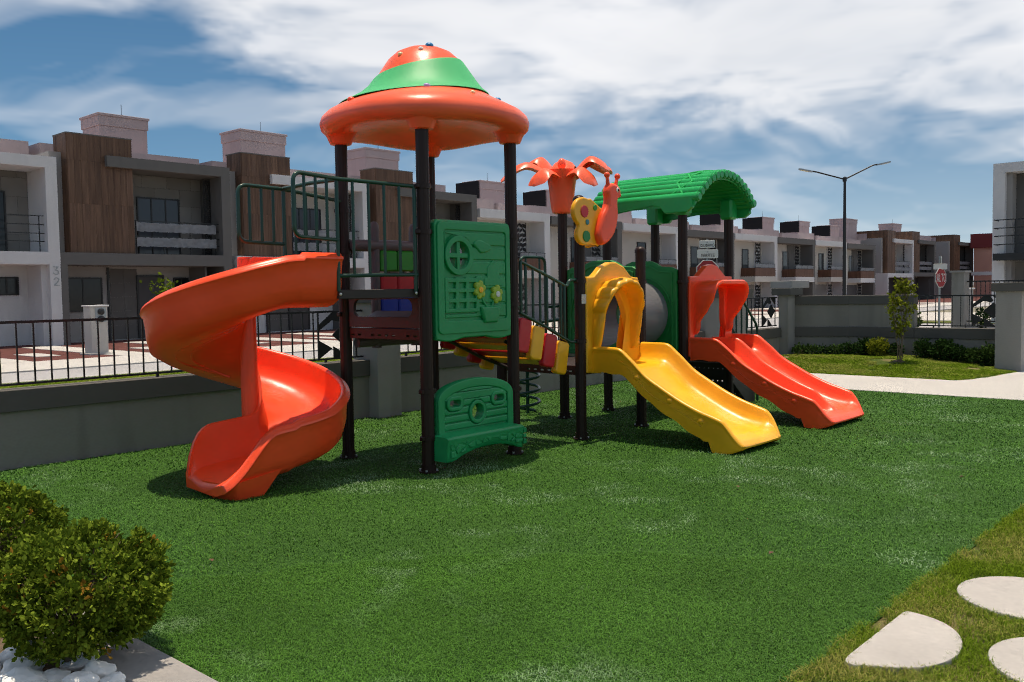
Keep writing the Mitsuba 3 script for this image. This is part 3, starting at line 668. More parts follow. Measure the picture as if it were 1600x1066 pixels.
# moulded ribs on the underside of the first turn
for k0, (w0, w1) in enumerate(((0.10, 0.30), (0.16, 0.24))):
    pts = []
    for ph in np.linspace(40 + 12 * k0, 168, 40):
        f, o = heading(math.radians(ph)); s = math.sin((ph - 40 - 12 * k0) / (128 - 12 * k0) * math.pi) ** 0.8; u = -0.20 + (0.36 - 0.13 * k0) * s
        p = np.array([AC, BC]) + o * (RM + u); pts.append((p[0], p[1], fz(ph) - 0.060 - 0.002))
    part(SL, 'rib', tube(pts, 0.011, 6), 'm_orange', True)

# ------------------------------------------------ saucer roof
RC = (5.73, 6.21)
th = np.linspace(0, 2 * np.pi, 97)[:-1]
lob = np.cos(4 * (th - math.pi / 4))
outer = [(0.0, 3.785), (0.075, 3.780), (0.165, 3.762), (0.255, 3.722), (0.33, 3.655), (0.392, 3.565), (0.448, 3.475), (0.510, 3.39), (0.595, 3.32), (0.69, 3.268), (0.78, 3.225), (0.860, 3.182), (0.905, 3.135), (0.922, 3.085), (0.912, 3.035), (0.88, 3.002), (0.825, 2.985), (0.755, 2.985), (0.66, 3.005), (0.52, 3.05), (0.38, 3.08), (0.2, 3.09), (0.0, 3.09)]
Lr = []
for (r, z) in outer:
    w = np.clip((r - 0.45) / 0.5, 0, 1); low = np.clip((3.12 - z) / 0.12, 0, 1)
    rr = r * (1 + 0.045 * w * lob); zz = z - 0.018 * w * lob * (0.3 + 0.7 * low) + (0.0)
    Lr.append(np.column_stack([RC[0] + rr * np.cos(th), RC[1] + rr * np.sin(th), np.full(96, 0) + zz]))
RF = part(PS, 'saucer_roof', TM(*(lambda m: (m.vertices, m.faces[:, ::-1]))(loft(Lr[1:-1]))), 'm_orange_light', True, label='orange flying saucer roof with a green band')
for q in (A_, B_, C_, D_):
    part(RF, 'socket', lathe([(0.066, 2.900), (0.096, 2.906), (0.108, 2.93), (0.125, 2.97), (0.16, 3.02)], (q[0], q[1], 0), 20), 'm_orange_light', 40)
zs = np.array([z for r, z in outer[1:11]]); rs = np.array([r for r, z in outer[1:11]])
def roof_r(z): return np.interp(-z, -zs, rs)
sd = (np.cos(th) * CU - np.sin(th) * CN)      # -1 towards the left of the picture, 1 towards the right
zl, zu = 3.285 + 0.055 * sd, 3.565 + 0.085 * sd
bsec = []
for t, o in ((0, 0.0), (-0.01, 0.022), (0.03, 0.030), (0.15, 0.028), (0.35, 0.026), (0.65, 0.022), (0.94, 0.020), (1.0, 0.014), (1.0, -0.002)):
    z = zl + (zu - zl) * t; r = roof_r(z) + o; bsec.append(np.column_stack([RC[0] + r * np.cos(th), RC[1] + r * np.sin(th), z]))
part(RF, 'band', TM(*(lambda m: (m.vertices, m.faces))(loft(bsec, True, False))), 'm_green_band', 40, label='tilted green band round the saucer roof')
rgt = np.array([CU, -CN]); vw = np.array([-CN, -CU])
for sx, fx, z, mt, rr in ((0.35, 0.9, 3.755, 'm_sky_blue', 0.038), (-0.55, 0.8, 3.66, 'm_cream', 0.024), (0.0, 1.0, 3.70, 'm_white', 0.024), (0.12, 1.0, 3.29, 'm_lilac', 0.034), (-0.75, 0.65, 3.215, 'm_orange', 0.034), (0.62, 0.75, 3.25, 'm_cream', 0.022), (0.95, 0.2, 3.27, 'm_sky_blue', 0.03), (-0.9, -0.3, 3.26, 'm_lilac', 0.03), (0.3, -0.9, 3.28, 'm_cream', 0.03)):
    d = rgt * sx + vw * fx; d /= np.linalg.norm(d); r = roof_r(z); p = (RC[0] + d[0] * r, RC[1] + d[1] * r, z)
    part(RF, 'spot', ball(p, rr, rr, rr * 0.72, 2), mt, True)

# ------------------------------------------------ green wall panel with flowers
PB = 5.605
gp = rrect(5.25, 6.20, 1.14, 2.16, 0.045)
# wavy foot of the panel
foot_w = Polygon([(5.25, 1.2)] + [(x, 1.135 - 0.022 * math.sin((x - 5.25) / 0.95 * 3 * math.pi)) for x in np.linspace(5.25, 6.20, 30)] + [(6.20, 1.2)])
WC = (5.52, 1.855)
quad = Point(WC).buffer(0.118, quad_segs=12).difference(unary_union([sbox(WC[0] - 0.022, 1, WC[0] + 0.022, 3), sbox(5, WC[1] - 0.022, 6.5, WC[1] + 0.022)])).buffer(-0.006).buffer(0.006)
body = gp.union(foot_w).difference(quad)
GPN = part(PS, 'wall_panel', front(body, PB + 0.07, 0.07, 0.014, 3), 'm_green', 40, label='green wall panel with moulded window and two flowers')
def relief(name, poly, h, mat='m_green', r=0.006, parent=None, **k):
    return part(parent or GPN, name, front(poly, PB + 0.004, h + 0.004, min(r, h * 0.9), 3), mat, 40, **k)
relief('frame', rrect(5.27, 6.18, 1.18, 2.14, 0.05).difference(rrect(5.345, 6.125, 1.29, 2.075, 0.03)), 0.016)
ringp = Point(WC).buffer(0.172, quad_segs=12).difference(Point(WC).buffer(0.122, quad_segs=12))
relief('window_ring', ringp, 0.028)
relief('window_cross', unary_union([sbox(WC[0] - 0.02, WC[1] - 0.124, WC[0] + 0.02, WC[1] + 0.124), sbox(WC[0] - 0.124, WC[1] - 0.02, WC[0] + 0.124, WC[1] + 0.02)]), 0.012)
clear = Point(WC).buffer(0.18)
zz = 1.335
latt = sbox(5.345, 1.36, 5.725, 1.665)
for i in range(6):
    z0 = 1.315 + i * 0.127
    s = sbox(5.352, z0, 6.118, z0 + 0.108).difference(clear).difference(latt.buffer(0.012))
    for g_ in getattr(s, 'geoms', [s]):
        if g_.area > 0.004: relief('siding', g_.buffer(-0.006).buffer(0.006), 0.012, r=0.009)
lat = unary_union([sbox(5.345 + 0.125 * i, 1.36, 5.385 + 0.125 * i, 1.665) for i in range(4)] + [sbox(5.345, 1.36 + 0.0875 * j, 5.765, 1.395 + 0.0875 * j) for j in range(4)])
relief('lattice', lat, 0.022)
relief('bird', smoothpoly([(5.70, 1.96), (5.76, 2.0), (5.84, 1.985), (5.92, 1.95), (5.90, 1.90), (5.80, 1.88), (5.76, 1.90)]), 0.024, r=0.015)
relief('lantern', Polygon([(5.84, 1.60), (6.06, 1.60), (6.06, 1.65), (6.02, 1.66), (6.02, 1.75), (5.95, 1.81), (5.88, 1.75), (5.88, 1.66), (5.84, 1.65)]).buffer(0.008), 0.018)
potc = 5.90
relief('flower_pot', Polygon([(potc - 0.115, 1.395), (potc + 0.115, 1.395), (potc + 0.10, 1.33), (potc + 0.075, 1.27), (potc - 0.075, 1.27), (potc - 0.10, 1.33)]).buffer(0.01), 0.040, r=0.02)
for (x0, z0), cc in (((5.765, 1.555), 'm_yellow'), ((5.985, 1.515), 'm_sign_white')):
    st = LineString([(potc + (x0 - potc) * 0.25, 1.40), (potc + (x0 - potc) * 0.6, 1.45), (x0, z0)]).buffer(0.011)
    relief('stem', st, 0.02, r=0.008)
    pet = unary_union([Point(x0 + 0.046 * math.cos(a), z0 + 0.056 * math.sin(a)).buffer(0.030) for a in np.arange(6) * math.pi / 3 + 0.3])
    fl = relief('flower', pet, 0.036, 'm_lime', 0.014)
    part(GPN, 'flower_centre', place(bev(Point(x0, z0).buffer(0.027), 0.012, 0.006), (0, PB - 0.033, 0), (1, 0, 0), (0, 0, 1)), cc, 40)
for x in (5.42, 6.02): part(GPN, 'bolt', ball((x, PB - 0.006, 1.205), 0.014, 0.010, 0.014), 'm_bolt', True)

# ------------------------------------------------ bench with a round-topped back
bk = [(5.24, 0.14), (6.19, 0.14), (6.19, 0.60)] + [(5.715 + 0.475 * math.cos(t), 0.60 + 0.175 * math.sin(t) ** 0.9) for t in np.linspace(0.05, math.pi - 0.05, 24)] + [(5.24, 0.60)]
bkp = Polygon(bk).buffer(-0.02).buffer(0.02)
holes = [rrect(5.375, 5.50, 0.545, 0.60, 0.022), rrect(5.93, 6.055, 0.545, 0.60, 0.022), Point(5.715, 0.475).buffer(0.07, quad_segs=10)]
BN = part(PS, 'bench', front(bkp.difference(unary_union(holes)), PB + 0.075, 0.075, 0.016, 3), 'm_green', 40, label='green moulded bench with a round-topped back between two posts')
def rel2(name, poly, h, r=0.008): part(BN, name, front(poly, PB + 0.004, h + 0.004, min(r, h * 0.9), 3), 'm_green', 40)
inner = bkp.buffer(-0.075).intersection(sbox(5, 0.33, 7, 2))
rel2('back_frame', bkp.intersection(sbox(5, 0.31, 7, 2)).difference(inner.union(sbox(5.315, 0.30, 6.115, 0.36))), 0.020)
for h_ in holes:
    rel2('hole_rim', h_.buffer(0.035).difference(h_.buffer(0.002)), 0.026)
hz = unary_union([h_.buffer(0.04) for h_ in holes])
for i in range(6):
    s = inner.intersection(sbox(5, 0.345 + i * 0.066, 7, 0.345 + i * 0.066 + 0.058)).difference(hz)
    for g_ in getattr(s, 'geoms', [s]):
        if g_.geom_type == 'Polygon' and g_.area > 0.003: rel2('slat', g_, 0.015, 0.013)
sb0, sb1 = 5.42, 5.62
seat_sec = []
for x in np.linspace(5.20, 6.165, 18):
    e = min(x - 5.20, 6.165 - x); low = 0.105 + 0.085 * math.sin(np.clip((x - 5.30) / 0.82, 0, 1) * math.pi) ** 0.7
    rr = 0.03 * max(0, 1 - e / 0.03) ** 2 * 0.4
    seat_sec.append([(x, sb1, 0.33 - rr), (x, sb0 + 0.03 + rr, 0.325 - rr), (x, sb0 + 0.006 + rr, 0.315 - rr), (x, sb0 + rr, 0.295), (x, sb0 + 0.012 + rr, 0.24), (x, sb0 + 0.02 + rr, low + 0.02), (x, sb0 + 0.035 + rr, low), (x, sb1, low)])
part(BN, 'seat', TM(*(lambda m: (m.vertices, m.faces))(loft(seat_sec))), 'm_green', 40)
rs_ = np.random.default_rng(3); pts = np.array([(x + rs_.uniform(-.03, .03), z + rs_.uniform(-.012, .012)) for z in (0.17, 0.225, 0.275) for x in np.arange(5.25, 6.2, 0.105)])
from scipy.spatial import Voronoi
vor = Voronoi(np.vstack([pts, [(4, .2), (8, .2), (5.7, -1), (5.7, 2)]]))
for i in range(len(pts)):
    rg_ = vor.regions[vor.point_region[i]]
    if -1 in rg_ or not rg_: continue
    pc = Polygon(vor.vertices[rg_]).intersection(sbox(5.225, 0.12, 6.195, 0.296))
    x = pts[i][0]; low = 0.105 + 0.085 * math.sin(np.clip((x - 5.30) / 0.82, 0, 1) * math.pi) ** 0.7
    pc = pc.intersection(sbox(5, low + 0.03, 7, 1)).buffer(-0.010).buffer(0.004)
    if pc.geom_type == 'Polygon' and pc.area > 0.0009: part(BN, 'moulded_stone', front(pc, sb0 + 0.022, 0.017, 0.007, 2), 'm_green', 40)

# ------------------------------------------------ log-frame game panel with coloured blocks (far side of the tall tower)
GM = hold(PS, 'game_panel', 'grey brown log frame with green, red and blue turning blocks')
yb = 6.70
for x in (5.50, 5.99): part(GM, 'log_post', lathe([(0.044, 1.02), (0.046, 2.14), (0.042, 2.18), (0.026, 2.21), (0.008, 2.215)], (x, yb, 0), 16), 'm_mauve', 40)
part(GM, 'log', tube([(5.22, yb, 1.985), (5.24, yb, 1.985), (5.7, yb, 1.99), (6.22, yb, 1.985), (6.24, yb, 1.985)], [0.03, 0.055, 0.058, 0.055, 0.03], 14), 'm_mauve', 40)
part(GM, 'log', tube([(5.26, yb, 1.08), (5.7, yb, 1.08), (6.2, yb, 1.08)], 0.045, 12), 'm_mauve', 40)
for x in (5.64, 5.85):
    part(GM, 'rod', cyl(x, yb, 1.08, 1.97, 0.010, 8), 'm_rail')
    for z, mt in ((1.845, 'm_block_green'), (1.625, 'm_red'), (1.40, 'm_blue')):
        part(GM, 'block', bx(x - 0.10, x + 0.10, yb - 0.05, yb + 0.05, z - 0.098, z + 0.098, 0.014), mt)

# ------------------------------------------------ stepped bridge from the tall tower down to the arch deck
BR = hold(PS, 'bridge', 'sloping bridge of red and yellow trough-shaped boards')
nb = 4; SLP = math.radians(-21)
for i in range(nb):
    xc, zc = 6.455 + i * 0.190, 1.115 - 0.0835 * i; mt = 'm_red' if i % 2 == 0 else 'm_yellow'
    pl = affinity.translate(affinity.rotate(rrect(-0.088, 0.088, -0.165, 0.165, 0.04), math.degrees(SLP) * 0.55, origin=(0, 0)), xc, zc)
    ms = [front(pl, 5.735, 0.075, 0.018, 3), front(pl, 6.735, 0.075, 0.018, 3)]
    fl_ = affinity.translate(affinity.rotate(rrect(-0.090, 0.090, -0.022, 0.022, 0.012, 3), math.degrees(SLP), origin=(0, 0)), xc, zc - 0.04)
    ms.append(front(fl_, 6.68, 0.96, 0.006, 1))
    part(BR, 'board', cat(ms), mt, 40)
part(BR, 'beam', tube([(6.33, 5.80, 1.06), (6.8, 5.80, 0.86), (7.26, 5.80, 0.70)], 0.020, 8), 'm_deck', True); part(BR, 'beam', tube([(6.33, 6.60, 1.06), (6.8, 6.60, 0.86), (7.26, 6.60, 0.70)], 0.020, 8), 'm_deck', True)
def bridge_rail(y, label):
    top = np.array([(6.40, y, 1.815), (6.75, y, 1.70), (7.07, y, 1.585)]); bot = np.array([(6.38, y, 1.335), (6.75, y, 1.19), (7.06, y, 1.055)])
    bars = [((x, y, np.interp(x, bot[:, 0], bot[:, 2])), (x, y, np.interp(x, top[:, 0], top[:, 2]))) for x in np.linspace(6.47, 7.0, 6)]
    hook = fillet([(7.07, y, 1.585), (7.10, y, 1.58), (7.14, y, 1.64), (7.27, y, 1.645)], 0.03); hook2 = np.array([(7.05, y, 1.06), (7.14, y, 1.02), (7.27, y, 1.01)])
    railing(label, [top, bot, np.array([(6.40, y, 1.33), (6.40, y, 1.60), (6.40, y, 1.82)]), np.array([(7.055, y, 1.05), (7.055, y, 1.30), (7.055, y, 1.59)]), hook, hook2], bars)
bridge_rail(5.66, 'dark green sloping rail on the near side of the bridge'); bridge_rail(6.76, 'dark green sloping rail on the far side of the bridge')
# far guard rail with a gap for the coil climber
y = 6.78
railing('dark green hooped guard rail above the coil climber', [fillet([(7.66, y, 0.95), (7.66, y, 1.925), (8.10, y, 1.925), (8.10, y, 0.80)], 0.09, 7), np.array([(8.1, y, 1.35), (8.25, y, 1.35), (8.36, y, 1.35)]), np.array([(7.36, y, 1.35), (7.5, y, 1.35), (7.66, y, 1.35)])], [((x, y, 1.0), (x, y, 1.92)) for x in (7.76, 8.0)])
coil = [(8.47 + 0.15 * math.cos(t), 7.40 + 0.15 * math.sin(t), 0.02 + t / (2 * math.pi) * 0.163) for t in np.linspace(0, 2 * math.pi * 5.2, 180)]
CL = hold(PS, 'coil_climber', 'dark green coil climber behind the bridge'); part(CL, 'coil', tube(coil, 0.018, 8), 'm_rail', True); part(CL, 'pole', tube([(8.47, 7.40, 0), (8.47, 7.4, 0.9), (8.47, 7.2, 1.15), (8.43, 6.80, 1.2)], 0.022, 10), 'm_rail', True)

# ------------------------------------------------ yellow arch and slide
ap = [(7.345, 0.70), (8.285, 0.62), (8.285, 1.60), (8.26, 1.655), (8.14, 1.665), (8.09, 1.70), (8.00, 1.77), (7.86, 1.815), (7.76, 1.815), (7.62, 1.77), (7.53, 1.70), (7.47, 1.665), (7.37, 1.66), (7.345, 1.61)]
opening = smoothpoly([(7.52, 0.70), (7.54, 1.15), (7.64, 1.42), (7.81, 1.545), (7.97, 1.42), (8.07, 1.15), (8.09, 0.70)], 6)
YA = part(PS, 'arch_panel', front(Polygon(ap).buffer(0.012).difference(opening).buffer(-0.004).buffer(0.004), PB + 0.075, 0.085, 0.016, 3), 'm_yellow', 40, label='yellow arch panel with a scalloped shell hood')
# shell hood: a scalloped band that leans out of the panel round the opening
ts = np.linspace(-0.25 * math.pi / 2, math.pi + 0.25 * math.pi / 2, 121); hood_o, secs2 = [], []
for t in np.linspace(0, 1, 150):
    ang = math.pi * (1.14 - 1.28 * t); cx, cz, rx, rz = 7.805, 1.30, 0.315, 0.30
    px, pz = cx + rx * math.cos(ang), cz + rz * math.sin(ang)
    if ang < 0 or ang > math.pi:
        px = cx + rx * np.sign(math.cos(ang)); pz = cz - (abs(ang - math.pi / 2) - math.pi / 2) * 0.9
    sc = abs(math.sin(t * math.pi * 9.0)) ** 0.6; up = math.sin(math.pi * t) ** 0.55
    nx, nz = px - cx, max(pz - cz, 0); l = math.hypot(nx, nz); nx, nz = nx / l, nz / l
    dp = 0.045 + 0.19 * up; bump = 0.028 * sc
    def pt(n, d): return (px + nx * n, PB - d, pz + nz * n)
    secs2.append([pt(-0.01, -0.01), pt(0.035 + bump * 0.5, -0.01), pt(0.042 + bump, dp * 0.5), pt(0.028 + bump, dp - 0.015), pt(0.015 + bump * 0.6, dp), pt(0.0, dp - 0.004), pt(-0.008, dp * 0.6)])
part(YA, 'shell_hood', TM(*(lambda m: (m.vertices, m.faces[:, ::-1]))(loft(secs2))), 'm_yellow', 50)
for x in (7.40, 7.52): part(YA, 'bolt', lathe([(0.016, 0), (0.016, 0.006), (0.008, 0.010)], (0, 0, 0), 12).apply_transform(np.array([[1, 0, 0, x], [0, 0, -1, PB - 0.008], [0, 1, 0, 0.735], [0, 0, 0, 1.]])), 'm_yellow')

RIM = ([5.66, 5.40, 5.27, 5.10, 4.91, 4.70, 4.50, 4.27, 4.10, 4.03, 3.97, 3.92, 3.88, 3.84], [0.955, 0.955, 0.95, 0.845, 0.69, 0.575, 0.475, 0.385, 0.335, 0.31, 0.25, 0.18, 0.125, 0.075])
def straight_slide(key, label, x0, x1, mat, divider=None, ysc=1.0):
    k = hold(PS, key, label); xc = (x0 + x1) / 2; W = (x1 - x0) / 2; secs3 = []; divs = []
    ys = np.concatenate([np.linspace(5.60, 4.20, 40), np.linspace(4.18, 3.84, 24)])
    for y in ys:
        rim = float(crom(y, RIM[0][::-1], RIM[1][::-1])); hr = float(crom(y, [3.83, 3.88, 3.92, 3.97, 4.05, 4.3, 5.6], [0.004, 0.018, 0.055, 0.11, 0.165, 0.19, 0.20])); zf = rim - hr
        e = np.clip((4.06 - y) / 0.22, 0, 1); w = W * (1 - 0.20 * e ** 3.0)
        sk = float(np.interp(y, [3.86, 4.06, 4.10, 4.145, 4.24, 4.5, 5.0, 5.35, 5.6], [0.05, 0.09, 0.16, 0.17, 0.035, 0.0, -0.01, 0.02, 0.02]))
        bot = zf - 0.05 - max(sk, -0.01) + 0.008 * math.sin(y * 21)
        if y < 4.24: bot = float(np.interp(y, [3.84, 3.87, 3.91, 3.95, 4.00, 4.14, 4.18, 4.24], [0.055, 0.035, 0.02, 0.008, 0.0, 0.0, 0.10, zf - 0.085]))
        ht = min(1.0, hr / 0.12)
        def hside(sg): return [(sg * (w - 0.035), bot), (sg * w, bot + 0.004), (sg * (w + 0.006), max(rim - 0.075, bot + 0.01)), (sg * (w + 0.002), max(rim - 0.05, bot + 0.015)), (sg * (w + 0.014), max(rim - 0.03, bot + 0.02)), (sg * (w + 0.012), max(rim - 0.008, bot + 0.025)), (sg * (w - 0.008), rim + 0.004), (sg * (w - 0.03), rim - 0.002), (sg * (w - 0.042), rim - 0.02 * ht), (sg * (w - 0.052), zf + hr * 0.6), (sg * (w - 0.075), zf + min(0.05, hr * 0.4)), (sg * (w - 0.13), zf + min(0.012, hr * .2)), (sg * (w - 0.2), zf)]
        L = hside(-1); R = hside(1)[::-1]
        ring = L + [(0, zf)] + R + [(w - 0.05, bot + 0.0), (w - 0.06, max(zf - 0.035, bot + 0.002)), (0, max(zf - 0.04, bot + 0.001)), (-(w - 0.06), max(zf - 0.035, bot + 0.002)), (-(w - 0.05), bot)]
        yy = 5.60 - (5.60 - y) * ysc
        secs3.append([(xc + s, yy, z) for s, z in ring])
        if divider and y > 3.95:
            h2 = hr * (1.0 if y > 4.25 else np.clip((y - 3.97) / 0.28, 0, 1)) * 0.93
            divs.append([(xc + s, yy, z) for s, z in ((-0.075, zf - 0.01), (-0.045, zf + h2 * 0.35), (-0.028, zf + h2 * 0.85), (-0.012, zf + h2), (0.012, zf + h2), (0.028, zf + h2 * 0.85), (0.045, zf + h2 * 0.35), (0.075, zf - 0.01))])
    m = loft(secs3); part(k, 'chute', m, mat, 42)
    if divider: part(k, 'divider', loft(divs), mat, 50)
    # moulded log ends and grain lines on the visible flank
    for (y, z) in ((5.02, 0.665), (4.62, 0.46), (4.26, 0.29)):
        part(k, 'moulded_boss', ball((x0 - 0.004, 5.6 - (5.6 - y) * ysc, z), 0.014, 0.034, 0.030), mat, True)
    for j, dz in enumerate((0.085, 0.13)):
        pts = [(x0 + 0.0, 5.6 - (5.6 - y) * ysc, float(crom(y, RIM[0][::-1], RIM[1][::-1])) - dz - 0.016 * math.sin(y * 9 + j * 2)) for y in np.linspace(5.3, 4.2 + 0.05 * j, 30)]
        part(k, 'moulded_line', tube(pts, 0.006, 6), mat, True)
    return k
straight_slide('yellow_slide', 'yellow straight slide below the yellow arch', 7.43, 8.35, 'm_yellow', ysc=0.945)
straight_slide('red_slide', 'wide orange red slide with two lanes', 9.36, 10.40, 'm_orange', True, ysc=0.968)

# ------------------------------------------------ tunnel between the two low decks
TN = hold(PS, 'tunnel', 'grey crawl tunnel held between two green panels')
def tunnel_panel(x, label):
    yb0, yb1 = 5.72, 6.70
    pts = [(yb0, 0.80), (yb1, 0.80), (yb1, 1.76), (yb1 - 0.06, 1.79), (6.48, 1.79), (6.42, 1.83), (6.34, 1.86), (6.08, 1.86), (6.0, 1.83), (5.94, 1.79), (yb0 + 0.06, 1.78), (yb0, 1.75)]
    hl = Point(6.21, 1.24).buffer(0.36, quad_segs=14)
    p = part(TN, 'end_panel', side(Polygon(pts).buffer(0.015).difference(hl), x - 0.035, 0.07, 0.014, 3), 'm_green_dark', 40, label=label)
    rim = Polygon(pts).buffer(-0.035).difference(Point(6.21, 1.24).buffer(0.43, quad_segs=14)); rim = rim.difference(rim.buffer(-0.022))
    part(TN, 'moulding', place(bev(rim, 0.014, 0.005, 2), (x - 0.034, 0, 0), (0, -1, 0), (0, 0, 1)) if False else side(rim, x - 0.047, 0.016, 0.005, 2), 'm_green_dark', 40)
tunnel_panel(8.45, 'green tunnel panel behind the yellow arch'); tunnel_panel(9.26, 'green tunnel panel beside the orange slide tower')
Lt = []
for x, r in ((8.47, 0.385), (8.52, 0.395), (8.855, 0.425), (9.19, 0.395), (9.24, 0.385), (9.24, 0.365), (8.855, 0.405), (8.47, 0.365), (8.47, 0.385)):
    a = np.linspace(0, 2 * np.pi, 41)[:-1]; Lt.append(np.column_stack([np.full(40, x), 6.21 + r * np.cos(a), 1.24 + r * np.sin(a)]))
part(TN, 'tube', loft(Lt, True, False), 'm_tube', 50)

# ------------------------------------------------ orange red panel with hood over the double slide
rp = [(9.36, 0.74), (9.62, 0.74), (9.62, 0.96), (10.14, 0.96), (10.14, 0.74), (10.36, 0.74), (10.36, 1.67), (10.20, 1.675), (10.13, 1.72), (10.0, 1.80), (9.88, 1.82), (9.76, 1.80), (9.63, 1.72), (9.56, 1.675), (9.36, 1.67)]
RO = smoothpoly([(9.50, 0.90), (9.52, 1.15), (9.53, 1.45), (9.60, 1.54), (9.85, 1.555), (10.10, 1.54), (10.17, 1.45), (10.18, 1.15), (10.20, 0.90)], 6)
RD = part(PS, 'hood_panel', front(Polygon(rp).buffer(0.012).union(sbox(9.36, 0.74, 10.36, 1.0)).difference(RO).buffer(-0.004).buffer(0.004), PB + 0.075, 0.085, 0.016, 3), 'm_orange', 40, label='orange red panel with a projecting square hood')
hp = fillet([(9.47, 0, 0.99), (9.46, 0, 1.60), (10.26, 0, 1.60), (10.24, 0, 0.99)], 0.15, 10)
hp = np.vstack([np.linspace(hp[0], hp[1], 14)[:-1], hp[1:-1], np.linspace(hp[-2], hp[-1], 14)[1:]])
secs4 = []; Lh = np.cumsum(np.r_[0, np.linalg.norm(np.diff(hp, axis=0), axis=1)]); Lh /= Lh[-1]
tt = np.gradient(hp, axis=0); tt /= np.linalg.norm(tt, axis=1, keepdims=True)
for p, t, s in zip(hp, tt, Lh):
    n = np.array([-t[2], 0, t[0]]); e = min(s, 1 - s)      # outward normal
    dp = float(crom(e, [0, 0.05, 0.10, 0.20, 0.30, 0.5], [0.03, 0.07, 0.10, 0.24, 0.29, 0.30])) + 0.012 * math.sin(e * 60) * (e < 0.2)
    def pt(a, d): return tuple(p + n * a + np.array([0, PB - d, 0]))
    secs4.append([pt(-0.02, -0.01), pt(0.03, -0.01), pt(0.036, dp * 0.6), pt(0.042, dp - 0.02), pt(0.02, dp + 0.012), pt(-0.012, dp + 0.004), pt(-0.022, dp - 0.02)])
part(RD, 'hood', TM(*(lambda m: (m.vertices, m.faces[:, ::-1]))(loft(secs4))), 'm_orange', 50)

# ------------------------------------------------ log roof
def arch(x):
    u = (x - 9.85) / 0.70; return 2.555 + 0.345 * (1 - abs(u) ** 2.2)
R0y, R1y = 5.38, 6.88
LR = hold(PS, 'log_roof', 'green arched roof moulded as a row of logs')
u_ = np.linspace(-1, 1, 200); xs = 9.85 + 0.70 * u_; zs2 = np.array([arch(x) for x in xs]); ln = np.cumsum(np.r_[0, np.hypot(np.diff(xs), np.diff(zs2))])
NL = 16
for i in range(NL):
    s = ln[-1] * (i + 0.5) / NL; x = float(np.interp(s, ln, xs)); z = float(np.interp(s, ln, zs2)); j = 0.004 * math.sin(i * 2.4)
    part(LR, 'log', tube([(x, R0y + j - 0.012, z), (x, R0y + j - 0.004, z), (x, R0y + 0.02 + j, z), (x, 6.2, z + 0.002), (x, R1y - 0.02 - j, z), (x, R1y - j, z), (x, R1y + 0.015 - j, z)], [0.044, 0.055, 0.057, 0.057, 0.057, 0.055, 0.044], 16), 'm_green_roof', 45)
    part(LR, 'log_end', lathe([(0.046, -0.01), (0.046, 0.006), (0.040, 0.012), (0.001, 0.012)], (0, 0, 0), 16).apply_transform(np.array([[1, 0, 0, x], [0, 0, -1, R0y + j - 0.012], [0, 1, 0, z], [0, 0, 0, 1.]])), 'm_green_roof')
shell = []
for x, z in zip(xs[::5], zs2[::5]): shell.append((x, z - 0.012))
inn = [(x * 1.0, z - 0.055) for x, z in shell[::-1]]
part(LR, 'shell', front(Polygon(shell + inn).buffer(0), R1y - 0.03, R1y - R0y - 0.05, 0.004, 1), 'm_green_roof', 40)
for i in range(22):
    s = ln[-1] * (i + 0.5) / 22; x = float(np.interp(s, ln, xs)); z = float(np.interp(s, ln, zs2)) - 0.066
    part(LR, 'inner_rib', tube([(x, R0y + 0.05, z), (x, 6.2, z), (x, R1y - 0.06, z)], 0.020, 6), 'm_green_roof', True)
for sx, xe in ((-1, 9.16), (1, 10.54)):
    pts = [(R0y + 0.05, 2.60), (R1y - 0.02, 2.60), (6.86, 2.42), (6.62, 2.42), (6.55, 2.50), (6.42, 2.53), (6.0, 2.53), (5.87, 2.50), (5.80, 2.42), (5.50, 2.42), (R0y + 0.05, 2.47)]
    part(LR, 'eave', side(Polygon(pts).buffer(-0.01).buffer(0.01), xe - 0.03, 0.06, 0.012, 2), 'm_green_roof', 40)
for q in (F_, E4, G_, E5): part(LR, 'socket', bx(q[0] - 0.085, q[0] + 0.085, q[1] - 0.085, q[1] + 0.085, 2.40, 2.66, 0.025), 'm_green_roof')
def onroof(t, yy, off=0.05):
    x = float(np.interp(t * ln[-1], ln, xs)); return (x, yy, float(np.interp(t * ln[-1], ln, zs2)) + off)
for ph0 in (0, 1):
    pts = []
    for tt_ in np.linspace(0.02, 0.98, 60):
        u = tt_ * 6; s = abs((u + ph0) % 2 - 1); pts.append(onroof(tt_, 5.56 + 0.20 * s, 0.056))
    pts = np.array(pts)
    part(LR, 'rope', tube(pts, 0.014, 6), 'm_rope', True)

# ------------------------------------------------ stairs behind the double slide
ST = hold(PS, 'stairs', 'dark steel stairs with perforated treads behind the orange slide')
for i in range(3):
    x0 = 10.46 + 0.235 * i; z = 0.57 - 0.19 * i
    holes_ = unary_union([Point(xx, yy).buffer(0.009, quad_segs=2) for xx in (x0 + 0.06, x0 + 0.12, x0 + 0.18) for yy in np.arange(5.84, 6.65, 0.11)])
    part(ST, 'tread', place(bev(sbox(x0, 5.74, x0 + 0.25, 6.68).difference(holes_), 0.02, 0.003, 1), (0, 0, z - 0.02), (1, 0, 0), (0, 1, 0)), 'm_deck')
    rh = unary_union([Point(yy, z - 0.10).buffer(0.009, quad_segs=2) for yy in np.arange(5.84, 6.65, 0.07)])
    part(ST, 'riser', side(sbox(5.74, z - 0.19, 6.68, z - 0.022).difference(rh), x0 + 0.235, 0.008, 0.001, 1), 'm_deck')
    if i == 0: part(ST, 'riser', side(sbox(5.74, 0.572, 6.68, 0.74).difference(unary_union([Point(yy, 0.66).buffer(0.009, quad_segs=2) for yy in np.arange(5.84, 6.65, 0.07)])), 10.45, 0.008, 0.001, 1), 'm_deck')
